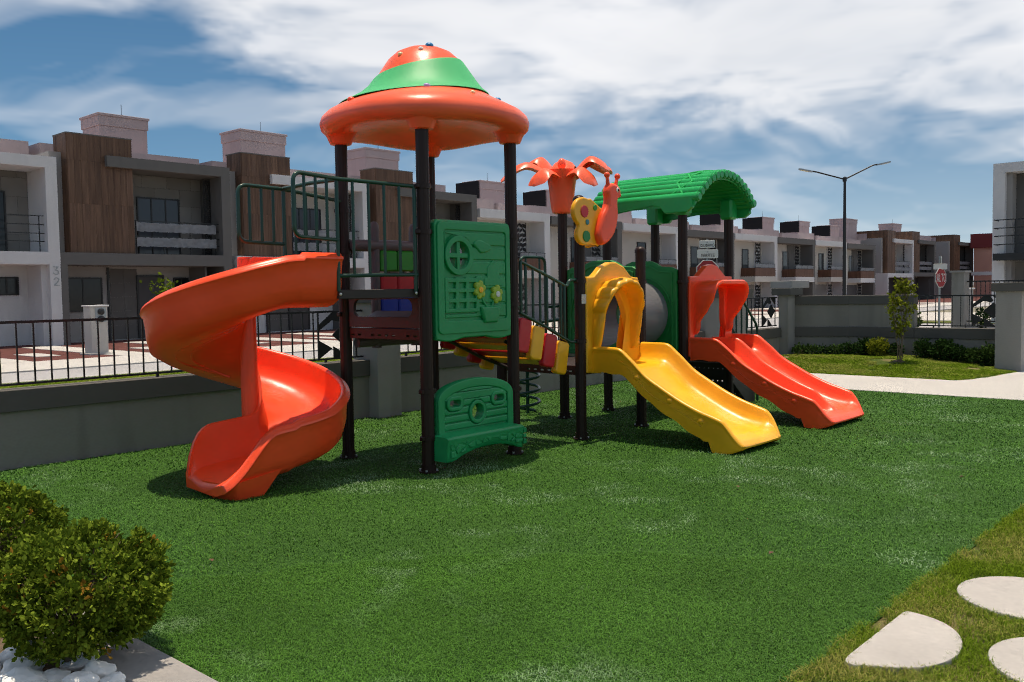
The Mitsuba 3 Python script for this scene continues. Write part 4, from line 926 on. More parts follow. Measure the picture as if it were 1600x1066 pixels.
for yy in (5.70, 6.69): part(ST, 'stringer', front(Polygon([(10.44, 0.74), (10.44, 0.42), (10.98, 0.0), (11.19, 0.0), (11.19, 0.20)]), yy + 0.02, 0.02, 0.003, 1), 'm_deck')
for yy, lb in ((5.66, 'dark green handrail on the near side of the stairs'), (6.74, 'dark green handrail on the far side of the stairs')):
    railing(lb, [fillet([(10.46, yy, 1.50), (10.62, yy, 1.50), (11.18, yy, 1.02), (11.18, yy, 0.02)], 0.08, 6), np.array([(10.47, yy, 1.02), (10.8, yy, 0.75), (11.17, yy, 0.44)])], [((x, yy, np.interp(x, [10.47, 11.17], [1.02, 0.44])), (x, yy, np.interp(x, [10.6, 11.18], [1.5, 1.02]))) for x in (10.60, 10.74, 10.88, 11.02)])
railing('dark green guard rail on the far side of the log-roof deck', [np.array([(9.36, 6.78, 1.45), (9.85, 6.78, 1.45), (10.34, 6.78, 1.45)]), np.array([(9.36, 6.78, 0.90), (9.85, 6.78, 0.90), (10.34, 6.78, 0.90)])], [((x, 6.78, 0.9), (x, 6.78, 1.45)) for x in np.linspace(9.5, 10.2, 6)])

# ------------------------------------------------ flower-shaped top on the far post of the arch deck
FW = hold(PS, 'flower_ornament', 'orange flower with drooping petals on top of a post')
part(FW, 'cup', lathe([(0.085, 2.445), (0.115, 2.455), (0.130, 2.50), (0.142, 2.60), (0.153, 2.72), (0.170, 2.84), (0.195, 2.93), (0.20, 2.955), (0.12, 2.93), (0.02, 2.90)], (Q3[0], Q3[1], 0), 28), 'm_orange_light', 50)
part(FW, 'stamen', ball((Q3[0], Q3[1], 3.03), 0.05, 0.05, 0.07), 'm_orange_light', True)
def petal(ang, length, rise, droop, wid):
    d = np.array([math.cos(ang), math.sin(ang), 0]); s = np.array([-d[1], d[0], 0]); sec = []
    for t in np.linspace(0, 1, 18):
        r = 0.125 + length * (t ** 0.92); z = 2.885 + rise * math.sin(min(t * 1.9, 1) * math.pi / 2) - droop * max(0, (t - 0.38) / 0.62) ** 1.9
        w = wid * (0.85 + 0.30 * math.sin(math.pi * min(1, t * 1.05) ** 1.6) - 0.18 * math.exp(-((t - 0.45) / 0.2) ** 2)) * (1 if t < 0.86 else max(0.12, 1 - ((t - 0.86) / 0.14) ** 2))
        c = np.array([Q3[0], Q3[1], z]) + d * r; th_ = 0.03 * (1 if t < 0.9 else 0.5)
        sec.append([c + s * w * u + np.array([0, 0, h * th_ - 0.10 * w * abs(u) ** 2 * 3.2 + (0.012 if abs(u) < 0.1 and h > 0 else 0)]) for u, h in ((-1, 0), (-0.75, 0.75), (-0.3, 1), (0, 0.9), (0.3, 1), (0.75, 0.75), (1, 0), (0.7, -0.6), (0, -0.8), (-0.7, -0.6))])
    m = loft(sec); part(FW, 'petal', TM(m.vertices, m.faces[:, ::-1]), 'm_orange_light', 60)
base = math.atan2(-CN, CU)    # direction of the picture's right
for k_, (da, L, ri, dr_, w) in enumerate(((0.42, 0.56, 0.19, 0.13, 0.12), (-0.72, 0.34, 0.055, 0.20, 0.15), (-0.12, 0.44, 0.20, 0.15, 0.155), (2.45, 0.36, 0.23, 0.10, 0.155), (math.pi + 0.06, 0.60, 0.14, 0.20, 0.125), (math.pi + 0.70, 0.32, 0.045, 0.18, 0.15), (1.45, 0.46, 0.22, 0.12, 0.15))):
    petal(base + da, L, ri, dr_, w)

# ------------------------------------------------ butterfly on the near post of the arch deck
_part = part
def part(p, n, m, *a, **k):
    m = m.copy(); c = np.array([7.45, 5.56, 2.25]); m.apply_translation(-c); m.apply_scale(1.10); m.apply_translation(c + [-0.045, 0.0, 0.02]); return _part(p, n, m, *a, **k)
BF = hold(PS, 'butterfly_ornament', 'butterfly ornament with an orange body and yellow spotted wings')
yb = 5.56
bodyp = smoothpoly([(7.47, 2.00), (7.56, 2.02), (7.66, 2.10), (7.71, 2.20), (7.73, 2.30), (7.72, 2.38), (7.73, 2.43), (7.77, 2.47), (7.76, 2.54), (7.69, 2.575), (7.60, 2.565), (7.56, 2.50), (7.57, 2.43), (7.55, 2.36), (7.49, 2.28), (7.44, 2.18), (7.42, 2.08)], 6)
part(BF, 'body', front(bodyp, yb - 0.02, 0.085, 0.036, 5), 'm_orange', 50)
wing = unary_union([smoothpoly([(7.10, 2.10), (7.16, 2.22), (7.10, 2.32), (7.13, 2.43), (7.24, 2.49), (7.37, 2.48), (7.50, 2.42), (7.56, 2.36), (7.46, 2.24), (7.44, 2.08), (7.40, 2.01), (7.25, 1.995), (7.14, 2.03)], 7)])
wing = unary_union([Point(7.28, 2.34).buffer(0.155), Polygon([(7.2, 2.46), (7.38, 2.49), (7.60, 2.36), (7.50, 2.2), (7.3, 2.2)]), Point(7.285, 2.105).buffer(0.115), Polygon([(7.28, 2.0), (7.5, 2.0), (7.55, 2.3), (7.3, 2.3)])]).buffer(0.03).buffer(-0.045).buffer(0.015)
wing = affinity.scale(wing, yfact=0.86, origin=(7.3, 2.0))
part(BF, 'wing', front(wing, yb + 0.01, 0.05, 0.016, 3), 'm_yellow', 45)
w2 = affinity.scale(wing, xfact=-0.8, origin=(7.60, 2.2)); part(BF, 'wing', place(bev(affinity.translate(w2, -7.60, 0), 0.05, 0.016, 3), (7.62, yb + 0.045, 0), (0.35, 0.936, 0), (0, 0, 1)), 'm_yellow', 45)
for x, z, r, mt in ((7.275, 2.345, 0.055, 'm_red'), (7.435, 2.395, 0.027, 'm_block_green'), (7.315, 2.235, 0.025, 'm_teal'), (7.30, 2.085, 0.052, 'm_green_dark')):
    z = 2.0 + (z - 2.0) * 0.86
    part(BF, 'spot', front(Point(x, z).buffer(r), yb - 0.038, 0.010, 0.004, 2), mt, 40)
for x0, x1 in ((7.615, 7.60), (7.73, 7.765)): part(BF, 'antenna', cat(tube([(x0, yb - 0.06, 2.55), ((x0 + x1) / 2, yb - 0.06, 2.60), (x1, yb - 0.06, 2.645)], [0.022, 0.016, 0.016], 8), ball((x1, yb - 0.06, 2.65), 0.028)), 'm_orange', True)
part(BF, 'eye', ball((7.705, yb - 0.105, 2.515), 0.020, 0.008, 0.024), 'm_white', True); part(BF, 'pupil', ball((7.709, yb - 0.112, 2.512), 0.011, 0.005, 0.014), 'm_black', True)
part(BF, 'nose', ball((7.772, yb - 0.07, 2.475), 0.022), 'm_orange', True)
part(BF, 'bracket', tube([(7.31, 5.66, 2.2), (7.31, 5.58, 2.2), (7.35, 5.56, 2.2)], 0.02, 8), 'm_pole', True)
part = _part
lb = part(PS, 'label_plate', front(rrect(7.268, 7.352, 1.40, 1.495, 0.004), 5.607, 0.006, 0.001, 1), 'm_sign_white', label='small white label plate on the post beside the yellow arch')
for i in range(4): part(lb, 'print_line', bx(7.276, 7.344 - 0.012 * (i % 2), 5.599, 5.6005, 1.415 + 0.02 * i, 1.422 + 0.02 * i), 'm_steel')
# ================================================================ houses along the street
HB = 30.5
def window(h, x0, x1, z0, z1, b, panes=2, glass='m_dark_glass', name='window', fw=0.05, depth=0.06):
    fr = [bx(x0, x1, b - depth, b - 0.004, z0, z0 + fw), bx(x0, x1, b - depth, b - 0.004, z1 - fw, z1), bx(x0, x0 + fw, b - depth, b - 0.004, z0 + fw, z1 - fw), bx(x1 - fw, x1, b - depth, b - 0.004, z0 + fw, z1 - fw)]
    for i in range(1, panes):
        x = x0 + (x1 - x0) * i / panes; fr.append(bx(x - fw / 2, x + fw / 2, b - depth + 0.01, b - 0.004, z0 + fw, z1 - fw))
    k = part(h, name, cat(fr), 'm_black')
    for i in range(panes):
        xa = x0 + (x1 - x0) * i / panes; xb = x0 + (x1 - x0) * (i + 1) / panes
        part(k, 'pane', bx(xa + fw * 0.6, xb - fw * 0.6, b - 0.030 - 0.008 * (i % 2), b - 0.012, z0 + fw * 0.9, z1 - fw * 0.9), glass)
    return k
def lattice(h, x0, x1, z0, z1, b, seed, dens=1.0):
    rg = np.random.default_rng(seed); ms = []; nx = 3; s = (x1 - x0) / nx; nz = int((z1 - z0) / s)
    for i in range(nx):
        for j in range(nz):
            cx, cz = x0 + (i + 0.5) * s, z0 + (j + 0.5) * s; fl = 1 if rg.random() < 0.5 else -1; w = s * rg.uniform(0.22, 0.42)
            P = [(cx - fl * s * 0.5, cz - s * 0.5), (cx + fl * w, cz - w * 0.6), (cx + fl * s * 0.5, cz + s * 0.5), (cx - fl * w, cz + w * 0.6)]
            if fl < 0: P = P[::-1]
            ms.append(hull([(x, b + d, z) for x, z in P for d in (0.0, -0.02)]))
    ms += [bx(x0 - 0.02, x0, b - 0.02, b, z0, z1), bx(x1, x1 + 0.02, b - 0.02, b, z0, z1)]
    return part(h, 'lattice_panel', cat(ms), 'm_black')
def rooftop(h, x0, x1, b0, z1, depth=1.45, zb=6.0, screen=False, mast=True, far=False):
    k = part(h, 'rooftop_box', bx(x0, x1, b0, b0 + depth, zb, z1 - 0.45, 0.01), 'm_pink')
    part(k, 'cap_band', bx(x0 - 0.04, x1 + 0.04, b0 - 0.04, b0 + depth + 0.04, z1 - 0.45, z1 - 0.09, 0.01), 'm_pink'); part(k, 'cap_edge', bx(x0 - 0.08, x1 + 0.08, b0 - 0.08, b0 + depth + 0.08, z1 - 0.09, z1, 0.01), 'm_pink')
    if screen: part(k, 'dark_screen', bx(x0 - 0.12, x0 - 0.085, b0 + 0.02, b0 + depth + 0.5, z1 - 1.20, z1 - 0.04), 'm_screen')
    if mast: part(k, 'antenna', cat(cyl(x0 + (x1 - x0) * 0.62, b0 + 0.6, z1 - 0.02, z1 + 0.52, 0.010, 6), bx(x0 + (x1 - x0) * 0.62 - 0.05, x0 + (x1 - x0) * 0.62 + 0.05, b0 + 0.595, b0 + 0.605, z1 + 0.10, z1 + 0.14)), 'm_iron')
def tiles(h, x0, x1, z0, z1, b, w=0.95, hh=0.62, mats=('m_tile_a', 'm_tile_b', 'm_tile_c'), seed=0, holes=()):
    rg = random.Random(seed); z = z0; row = 0
    bk = part(h, 'back_wall', bx(x0, x1, b + 0.012, b + 0.15, z0, z1), 'm_wall_dark')
    while z < z1 - 0.05:
        x = x0 - (w * 0.5 if row % 2 else 0); ze = min(z + hh, z1)
        while x < x1 - 0.02:
            xa, xe = max(x, x0), min(x + w, x1)
            if xe - xa > 0.06 and not any(xa < hx1 and xe > hx0 and z < hz1 and ze > hz0 and (xa >= hx0 and xe <= hx1 and z >= hz0 and ze <= hz1) for hx0, hx1, hz0, hz1 in holes):
                part(bk, 'tile', bx(xa + 0.006, xe - 0.006, b - 0.003 * rg.random(), b + 0.012, z + 0.006, ze - 0.006), rg.choice(mats))
            x += w
        z += hh; row += 1
def cladding(parent, name, x0, x1, y0, y1, z0, z1, face, near, seed):
    """wooden boards standing side by side on one face of a tower"""
    rg = random.Random(seed); n = max(1, int(round((x1 - x0 if face == 'front' else y1 - y0) / 0.215)))
    rows = [z0, z0 + 1.62 + 0.01, z0 + 3.05, z1] if near else [z0, z1]
    rows = [r for r in rows if r < z1 - 0.2] + [z1]
    for i in range(n):
        for r in range(len(rows) - 1):
            o = 0.006 * rg.random(); za, zb = rows[r] + 0.002, rows[r + 1] - 0.003
            if face == 'front':
                s = (x1 - x0) / n; m = bx(x0 + s * i + 0.002, x0 + s * (i + 1) - 0.003, y0 - 0.02 - o, y0, za, zb)
            else:
                s = (y1 - y0) / n; m = bx(x0 - 0.02 - o, x0, y0 + s * i + 0.002, y0 + s * (i + 1) - 0.003, za, zb)
            part(parent, name, m, rg.choice(WOODS[:4]))

def house_tower(label, a0, a1, colour, zo=0.0, near=True, first=False, top=6.30, film=True, seed=0, tower=(0.42, 2.58), ttop=6.95, box=None, lw=0.26, tdepth=1.0, tiled=False):
    h = thing('terraced_house', label, 'house', 'terraced houses along the street'); W = a1 - a0; fm = {'white': 'm_house_white', 'grey': 'm_house_grey'}[colour]
    Z = lambda z: z + zo
    b1 = HB + 1.5
    part(h, 'main_wall', bx(a0 + 0.02, a1 - 0.02, b1 + 0.16, b1 + 9, -0.3, Z(6.2)), 'm_house_mid')
    part(h, 'parapet', bx(a0 + 0.3, a1 - 0.05, b1 + 0.6, b1 + 8, Z(6.2), Z(6.83)), 'm_pink'); part(h, 'parapet', bx(a0 + W * 0.62, a0 + W * 0.82, b1 + 2.2, b1 + 4, Z(6.83), Z(7.02)), 'm_terracotta')
    # projecting frame
    part(h, 'slab_beam', bx(a0 + 0.002, a1, HB, b1 + 0.16, Z(2.63), Z(3.03)), fm)
    if not first: part(h, 'ground_column', bx(a0 + 0.004, a0 + 0.22, HB + 0.004, b1 + 0.16, -0.3, Z(2.63)), fm)
    part(h, 'ground_column', bx(a1 - 0.34, a1 - 0.004, HB + 0.004, b1 + 0.16, -0.3, Z(2.63)), fm)
    lx = a0 + 1.64 if not first else a0
    part(h, 'lintel', bx(lx, a1, HB - 0.004, b1 + 0.16, Z(top - 0.36), Z(top)), fm)
    part(h, 'upper_column', bx(a1 - 0.36, a1 - 0.003, HB + 0.002, b1 + 0.16, Z(3.03), Z(top - 0.36)), fm)
    x0 = a0 + tower[1] if not first else a0
    if not first:
        part(h, 'side_wall', bx(a0 + 0.006, a0 + tower[0] + 0.1, HB + 0.62, b1 + 0.5, Z(3.03), Z(top + 0.05)), 'm_house_mid')
        tw = part(h, 'wood_tower', bx(a0 + tower[0], a0 + tower[1], HB + 0.20, HB + 0.20 + tdepth, Z(3.03), Z(ttop - 0.03)), 'm_wood_a', label='timber clad tower')
        cladding(tw, 'board', a0 + tower[0], a0 + tower[1], HB + 0.20, 0, Z(3.03), Z(ttop), 'front', near, seed)
        cladding(tw, 'board', a0 + tower[0], 0, HB + 0.20, HB + 0.20 + tdepth, Z(3.03), Z(ttop), 'side', near, seed + 1)
        part(tw, 'coping', bx(a0 + tower[0] - 0.03, a0 + tower[1] + 0.02, HB + 0.17, HB + 0.24 + tdepth, Z(ttop - 0.02), Z(ttop + 0.02)), 'm_house_grey')
    # balcony
    if tiled: tiles(h, x0 + 0.01, a1 - 0.37, Z(3.03), Z(top - 0.36), b1, seed=seed)
    else: part(h, 'back_wall', bx(x0 + 0.01, a1 - 0.37, b1, b1 + 0.158, Z(3.03), Z(top - 0.36)), 'm_tile_a' if colour == 'grey' else 'm_house_beige')
    if first: window(h, a0 + 3.9, a0 + 5.33, Z(3.06), Z(5.05), b1, 3); part(h, 'inner_jamb', bx(a0 + 6.1, a0 + 6.39, b1 - 0.75, b1 - 0.001, Z(3.03), Z(top - 0.36)), 'm_house_white')
    if first: pass 
    else: window(h, x0 + 0.72, x0 + 2.35, Z(3.06), Z(5.15), b1, 3, 'm_blue_glass', 'balcony_door')
    if not first: lattice(h, a1 - 0.37 - lw, a1 - 0.40, Z(3.03), Z(top - 0.40), b1 - 0.70, seed + 3)
    rl = hold(h, 'railing')
    zs_ = (3.36, 3.62, 3.90, 4.18)
    for z in zs_: part(rl, 'rail', bx(x0 + 0.005, a1 - 0.365, HB + 0.26, HB + 0.285, Z(z), Z(z + 0.028)), 'm_iron')
    for x in np.linspace(x0 + 0.1, a1 - 0.5, 4): part(rl, 'upright', bx(x - 0.014, x + 0.014, HB + 0.288, HB + 0.312, Z(3.03), Z(4.2)), 'm_iron')
    if film:
        for z in (3.46, 3.98):
            n = 40; xs_ = np.linspace(x0 + 0.10, a1 - 0.50, n); jj = np.random.default_rng(seed + int(z * 10)); o = jj.uniform(-0.015, 0.015, (4, n)) 
            v = np.array([[(x, HB + 0.235 + o[0, i] * 0.6, Z(z - 0.16 + o[1, i])), (x, HB + 0.238 + o[2, i], Z(z)), (x, HB + 0.235 + o[0, i] * 0.6, Z(z + 0.16 + o[3, i] * 1.3))] for i, x in enumerate(xs_)])
            part(rl, 'plastic_wrap', loft(v, False, False), 'm_film', label='clear plastic wrapped round the railing')
    # ground floor
    gw = part(h, 'ground_wall', bx(a0 + 0.22, a1 - 0.345, b1, b1 + 0.158, -0.3, Z(2.63)), 'm_house_mid' if colour == 'grey' else 'm_house_white')
    if first:
        window(h, a0 + 4.15, a0 + 5.62, 1.66, 2.26, b1, 4)
        part(h, 'side_jamb', bx(a0 + 5.9, a0 + 6.06, HB + 0.3, b1, -0.2, 2.63), 'm_house_white')
        for i, c in enumerate('32'):
            m = meshkit.text_mesh(c, 0.27, 0.02); m = place(m, (a1 - 0.27, HB - 0.001, 2.30 - 0.36 * i), (1, 0, 0), (0, 0, 1)); part(h, 'house_number', m, 'm_steel', label='house number 32 on the column')
    elif near:
        window(h, a0 + 0.62, a0 + 1.95, 1.06, 2.24, b1, 2); part(h, 'downpipe', bx(a0 + 2.13, a0 + 2.20, b1 - 0.06, b1 - 0.002, 0, Z(2.6)), 'm_iron')
        for r in range(5):
            for c in range(2): part(gw, 'tile', bx(a0 + 2.24 + 0.49 * c, a0 + 2.726 + 0.49 * c, b1 - 0.022, b1 - 0.001, 0.05 + 0.50 * r, 0.546 + 0.50 * r), ('m_tile_dark', 'm_tile_dark')[c % 2])
        k = part(h, 'front_door', bx(a0 + 3.25, a0 + 4.15, b1 - 0.05, b1 - 0.001, 0.06, 2.26), 'm_dark_door'); part(k, 'frame', cat(bx(a0 + 3.18, a0 + 3.25, b1 - 0.07, b1 - 0.001, 0.06, 2.33), bx(a0 + 4.15, a0 + 4.22, b1 - 0.07, b1 - 0.001, 0.06, 2.33), bx(a0 + 3.25, a0 + 4.15, b1 - 0.07, b1 - 0.001, 2.26, 2.33)), 'm_black'); part(k, 'handle', ball((a0 + 3.36, b1 - 0.08, 1.1), 0.03, 0.03, 0.08), 'm_steel', True)
        window(h, a0 + 4.6, a0 + 5.2, 1.25, 2.24, b1, 2)
    else:
        part(h, 'garage_door', bx(a0 + 0.8, a1 - 0.6, b1 - 0.04, b1 - 0.001, 0.0, 2.3), 'm_dark_door')
    if not first: part(h, 'porch_side', bx(a1 - 0.95, a1 - 0.90, HB + 0.3, b1 - 0.001, -0.2, Z(2.62)), 'm_house_grey')
    if box: rooftop(h, a0 + box[0], a0 + box[1], HB + 3.0, Z(box[2]), zb=Z(6.0))
    return h
house_tower('white framed house with the number 32 at the left edge of the photo', 5.6, 12.0, 'white', film=False, first=True, top=6.08, seed=3, tiled=True)
house_tower('grey framed house with the leftmost timber tower and plastic wrapped balcony rails', 12.0, 18.2, 'grey', seed=11, box=(2.75, 4.55, 8.30), tiled=True)
house_tower('white framed house with a timber tower, behind the guard rails of the spiral slide', 18.4, 24.8, 'white', seed=23, box=(2.15, 4.30, 8.42), top=6.22)
house_tower('grey framed house with a timber tower, behind the posts of the saucer roof tower', 24.9, 31.4, 'grey', seed=37, box=(2.2, 4.2, 8.36), top=6.18)

def house_balcony(label, a0, a1, colour, zo, seed, box=True):
    h = thing('terraced_house', label, 'house', 'terraced houses along the street'); W = a1 - a0; fm = {'white': 'm_house_white', 'grey': 'm_house_grey'}[colour]
    Z = lambda z: z + zo; b1 = HB + 1.05
    part(h, 'main_wall', bx(a0 + 0.02, a1 - 0.02, b1, b1 + 9, -0.3, Z(5.9)), 'm_house_beige')
    part(h, 'parapet', bx(a0 + 0.1, a0 + W * 0.52, b1 + 0.5, b1 + 8, Z(5.9), Z(6.62)), 'm_pink'); part(h, 'parapet', bx(a0 + W * 0.53, a1 - 0.02, b1 + 0.3, b1 + 8, Z(5.9), Z(6.45)), 'm_pink')
    part(h, 'lintel', bx(a0 + 0.10, a1, HB - 0.004, b1 - 0.001, Z(5.50), Z(5.93)), fm)
    part(h, 'fin_wall', bx(a1 - 0.46, a1 - 0.003, HB, b1 - 0.001, -0.3, Z(5.50)), fm)
    bl = part(h, 'balcony', bx(a0 + 2.75, a1 - 0.463, HB - 0.14, b1 - 0.001, Z(2.55), Z(2.95)), 'm_house_white' if seed % 2 else 'm_house_beige', label='white balcony slab')
    part(bl, 'wood_front', bx(a0 + 2.88, a1 - 0.49, HB - 0.09, HB - 0.05, Z(2.952), Z(3.56)), 'm_wood_red'); part(bl, 'wood_front', bx(a0 + 2.88, a0 + 2.92, HB - 0.045, b1 - 0.002, Z(2.952), Z(3.56)), 'm_wood_red')
    part(bl, 'plastic_wrap', bx(a0 + 2.90, a1 - 0.52, HB - 0.083, HB - 0.080, Z(3.60), Z(3.84)), 'm_film'); part(bl, 'rail', cat(bx(a0 + 2.88, a1 - 0.49, HB - 0.09, HB - 0.065, Z(3.84), Z(3.87)), *[bx(x - 0.012, x + 0.012, HB - 0.088, HB - 0.066, Z(3.56), Z(3.84)) for x in np.linspace(a0 + 2.95, a1 - 0.6, 4)]), 'm_iron')
    window(h, a0 + 3.0, a0 + 3.95, Z(2.97), Z(4.95), b1, 1, 'm_dark_glass', 'balcony_door')
    window(h, a0 + 0.45, a0 + 1.1, Z(3.2), Z(4.9), b1, 1)
    lattice(h, a1 - 1.62, a1 - 0.88, Z(2.97), Z(5.48), b1 - 0.10, seed + 1); lattice(h, a1 - 1.62, a1 - 0.88, 0.0, Z(2.53), b1 - 0.10, seed + 2)
    part(h, 'back_panel', bx(a1 - 1.66, a1 - 0.84, b1 - 0.06, b1 - 0.002, -0.2, Z(5.48)), 'm_house_white' if colour == 'white' else 'm_house_mid')
    if colour == 'grey': part(h, 'side_panel', bx(a1 - 2.9, a1 - 1.68, b1 - 0.04, b1 - 0.002, Z(2.97), Z(5.48)), 'm_house_grey')
    k = part(h, 'front_door', bx(a0 + 0.5, a0 + 1.4, b1 - 0.05, b1 - 0.002, 0, Z(2.4)), 'm_dark_door')
    part(h, 'garage_door', bx(a0 + 2.0, a1 - 1.75, b1 - 0.05, b1 - 0.002, -0.1, Z(2.35)), 'm_tile_a' if colour == 'white' else 'm_dark_door')
    if box: rooftop(h, a0 + 2.9, a0 + 4.8, b1 + 1.6, Z(7.75), 1.2, Z(5.8), screen=True)
names = ['white framed brown balcony house behind the green wall panel', 'grey framed brown balcony house behind the flower ornament', 'white framed brown balcony house behind the butterfly ornament', 'grey framed brown balcony house behind the log roof posts',
         'white framed brown balcony house just right of the log roof', 'grey framed brown balcony house second to the right of the log roof', 'white framed brown balcony house directly left of the street lamp pole', 'grey framed brown balcony house directly right of the street lamp pole']
edges = [31.5, 36.95, 43.5, 49.8, 56.9, 63.5, 70.2, 76.6, 83.2]; zoff = [-0.36, -0.46, -0.52, -0.62, -0.62, -0.66, -0.66, -0.74]
for i in range(8): house_balcony(names[i], edges[i], edges[i + 1] - 0.05, 'white' if i % 2 == 0 else 'grey', zoff[i], 60 + i)
house_tower('white framed house with a timber tower beyond the brown balcony houses', 86.3, 93.4, 'white', -0.35, False, seed=81, ttop=7.05, tower=(0.4, 2.5), tdepth=4.0, box=(-2.6, 0.2, 8.2))
house_tower('grey framed house with a timber tower behind the far stop sign', 93.4, 100.1, 'grey', -0.25, False, seed=83, ttop=7.1, tower=(0.02, 2.3), tdepth=4.0, box=(2.8, 5.2, 8.2))
house_tower('grey framed timber tower house at the far end of the row', 106.7, 113.7, 'grey', -0.05, False, seed=87, ttop=7.05, tower=(0.4, 2.5), tdepth=4.0)
wf = thing('far_house', 'plain pale house wall in the gap between the last two timber towers', 'house'); part(wf, 'wall', bx(100.4, 106.3, 33, 42, -0.3, 6.4), 'm_house_mid'); part(wf, 'roof_edge', bx(100.3, 106.4, 32.9, 42.1, 6.4, 6.9), 'm_pink'); window(wf, 101.2, 103.4, 3.2, 4.8, 33, 2)
rf = thing('far_house', 'distant pink house with a dark red roof edge beside the white corner house', 'house')
part(rf, 'wall', bx(112, 132, 21, 30, -0.3, 5.6), 'm_terracotta'); part(rf, 'roof_edge', bx(111.7, 132, 20.7, 30.3, 5.6, 7.2), 'm_redroof'); window(rf, 113.5, 115.2, 3.6, 4.8, 21, 2); part(rf, 'fascia', bx(111.85, 132, 20.85, 30.2, 2.5, 2.9), 'm_house_white')
# white corner house across the side street
ch = thing('corner_house', 'white corner house with a dark balcony at the right edge of the photo', 'house')
xa, yt = 38.5, 9.66
part(ch, 'side_wall', bx(xa + 0.9, xa + 12, yt - 12, yt - 0.01, -0.3, 6.10), 'm_house_white')
part(ch, 'frame_column', bx(xa, xa + 0.898, yt - 0.42, yt, -0.3, 5.78), 'm_house_white'); part(ch, 'frame_lintel', bx(xa, xa + 0.898, yt - 8, yt, 5.782, 6.14), 'm_house_white')
part(ch, 'inner_jamb', bx(xa + 0.25, xa + 0.896, yt - 0.62, yt - 0.422, -0.3, 5.78), 'm_house_mid'); part(ch, 'back_wall', bx(xa + 0.82, xa + 0.897, yt - 8, yt - 0.622, 2.7, 5.78), 'm_house_grey')
part(ch, 'lower_wall', bx(xa + 0.82, xa + 0.897, yt - 8, yt - 0.622, -0.3, 2.36), 'm_tile_a'); part(ch, 'garage_door', bx(xa + 0.76, xa + 0.818, yt - 4.5, yt - 0.95, 0, 1.85), 'm_wood_red'); part(ch, 'window_strip', bx(xa + 0.77, xa + 0.815, yt - 4.5, yt - 0.95, 1.86, 2.33), 'm_dark_glass')
bs = part(ch, 'balcony_slab', bx(xa - 0.55, xa + 0.815, yt - 7, yt - 0.16, 2.42, 2.68), 'm_black')
for z in (3.0, 3.32, 3.62, 3.93): part(bs, 'rail', bx(xa - 0.52, xa - 0.49, yt - 7, yt - 0.18, z, z + 0.035), 'm_iron')
for z in (3.0, 3.32, 3.62, 3.93): part(bs, 'rail', bx(xa - 0.486, xa + 0.0, yt - 0.22, yt - 0.19, z, z + 0.035), 'm_iron')
for y in (yt - 0.9, yt - 2.4): part(bs, 'upright', bx(xa - 0.488, xa - 0.46, y - 0.02, y + 0.02, 2.68, 3.96), 'm_iron')
part(ch, 'rooftop_box', bx(xa + 1.6, xa + 3.6, yt - 3.5, yt - 0.9, 6.1, 7.0), 'm_pink')

# pads, kerbs and utilities in front of the houses
PADW = ['concrete pad', ]
for i in range(9):
    x = 7.4 + i * 3.2
    for (xa_, xb_) in ((x, x + 1.0), (x + 1.75, x + 2.35)):
        for r in range(4) if xb_ - xa_ > 0.8 else (1,):
            part_key = numbered('driveway_slab'); y0 = 23.25 + r * 1.75
            scene[part_key] = mikit.ply(bx(xa_, xb_, y0, y0 + 1.68, -0.1, 0.022, 0.006), 'm_pave'); labels[part_key] = {'label': 'pale concrete slab in the red brown gravel in front of the terraced houses', 'category': 'paving slab', 'group': 'concrete slabs in the front yards'}
for i in range(6):
    m = bx(29 + i * 9.5, 33 + i * 9.5, 23.25, 30.2, -0.1, 0.024); k = numbered('driveway'); scene[k] = mikit.ply(m, 'm_pave'); labels[k] = {'label': 'driveway', 'kind': 'structure'}
up = thing('utility_pedestal', 'pale utility pedestal with two round meters standing in the front yard gravel', 'utility box')
part(up, 'cabinet', bx(10.35, 10.80, 24.5, 24.95, 0, 1.30, 0.01), 'm_house_beige'); part(up, 'top_cap', bx(10.31, 10.84, 24.46, 24.99, 1.30, 1.34, 0.01), 'm_house_white'); part(up, 'plinth', bx(10.25, 10.90, 24.40, 25.05, -0.05, 0.05, 0.01), 'm_pave')
pl = part(up, 'meter_plate', bx(10.47, 10.76, 24.485, 24.499, 0.88, 1.27), 'm_steel')
for z in (1.16, 0.97): part(pl, 'meter', lathe([(0.085, 0), (0.085, 0.04), (0.05, 0.06), (0.001, 0.06)], (0, 0, 0), 20).apply_transform(np.array([[1, 0, 0, 10.62], [0, 0, -1, 24.484], [0, 1, 0, z], [0, 0, 0, 1.]])), 'm_black', 40)
pd = thing('utility_pedestal', 'small grey utility pedestal by the side street behind the short fence', 'utility box'); part(pd, 'cabinet', bx(34.4, 34.9, 9.35, 9.8, 0, 1.35, 0.01), 'm_house_mid'); part(pd, 'top_cap', bx(34.35, 34.95, 9.3, 9.85, 1.35, 1.40, 0.01), 'm_house_white')
# pillar and fences of the park opposite
fp_ = thing('gate_pillar', 'tall grey pillar across the side street behind the short fence', 'pillar'); part(fp_, 'shaft', bx(30.2, 30.75, 8.36, 8.72, -0.2, 1.90), 'm_pillar'); part(fp_, 'cap', bx(30.15, 30.80, 8.31, 8.77, 1.90, 1.96), 'm_house_mid')
ff_ = thing('far_fence', 'dark bar fence beyond the tall grey pillar across the side street', 'fence')
part(ff_, 'base', bx(30.4, 30.55, 4.0, 8.34, -0.2, 0.30), 'm_house_mid'); part(ff_, 'rail', cat(bx(30.45, 30.49, 4.0, 8.34, 1.60, 1.64), bx(30.45, 30.49, 4.0, 8.34, 0.36, 0.40)), 'm_iron')
for y in np.arange(4.05, 8.3, 0.13): part(ff_, 'bar', bx(30.46, 30.48, y - 0.009, y + 0.009, 0.39, 1.61), 'm_iron')

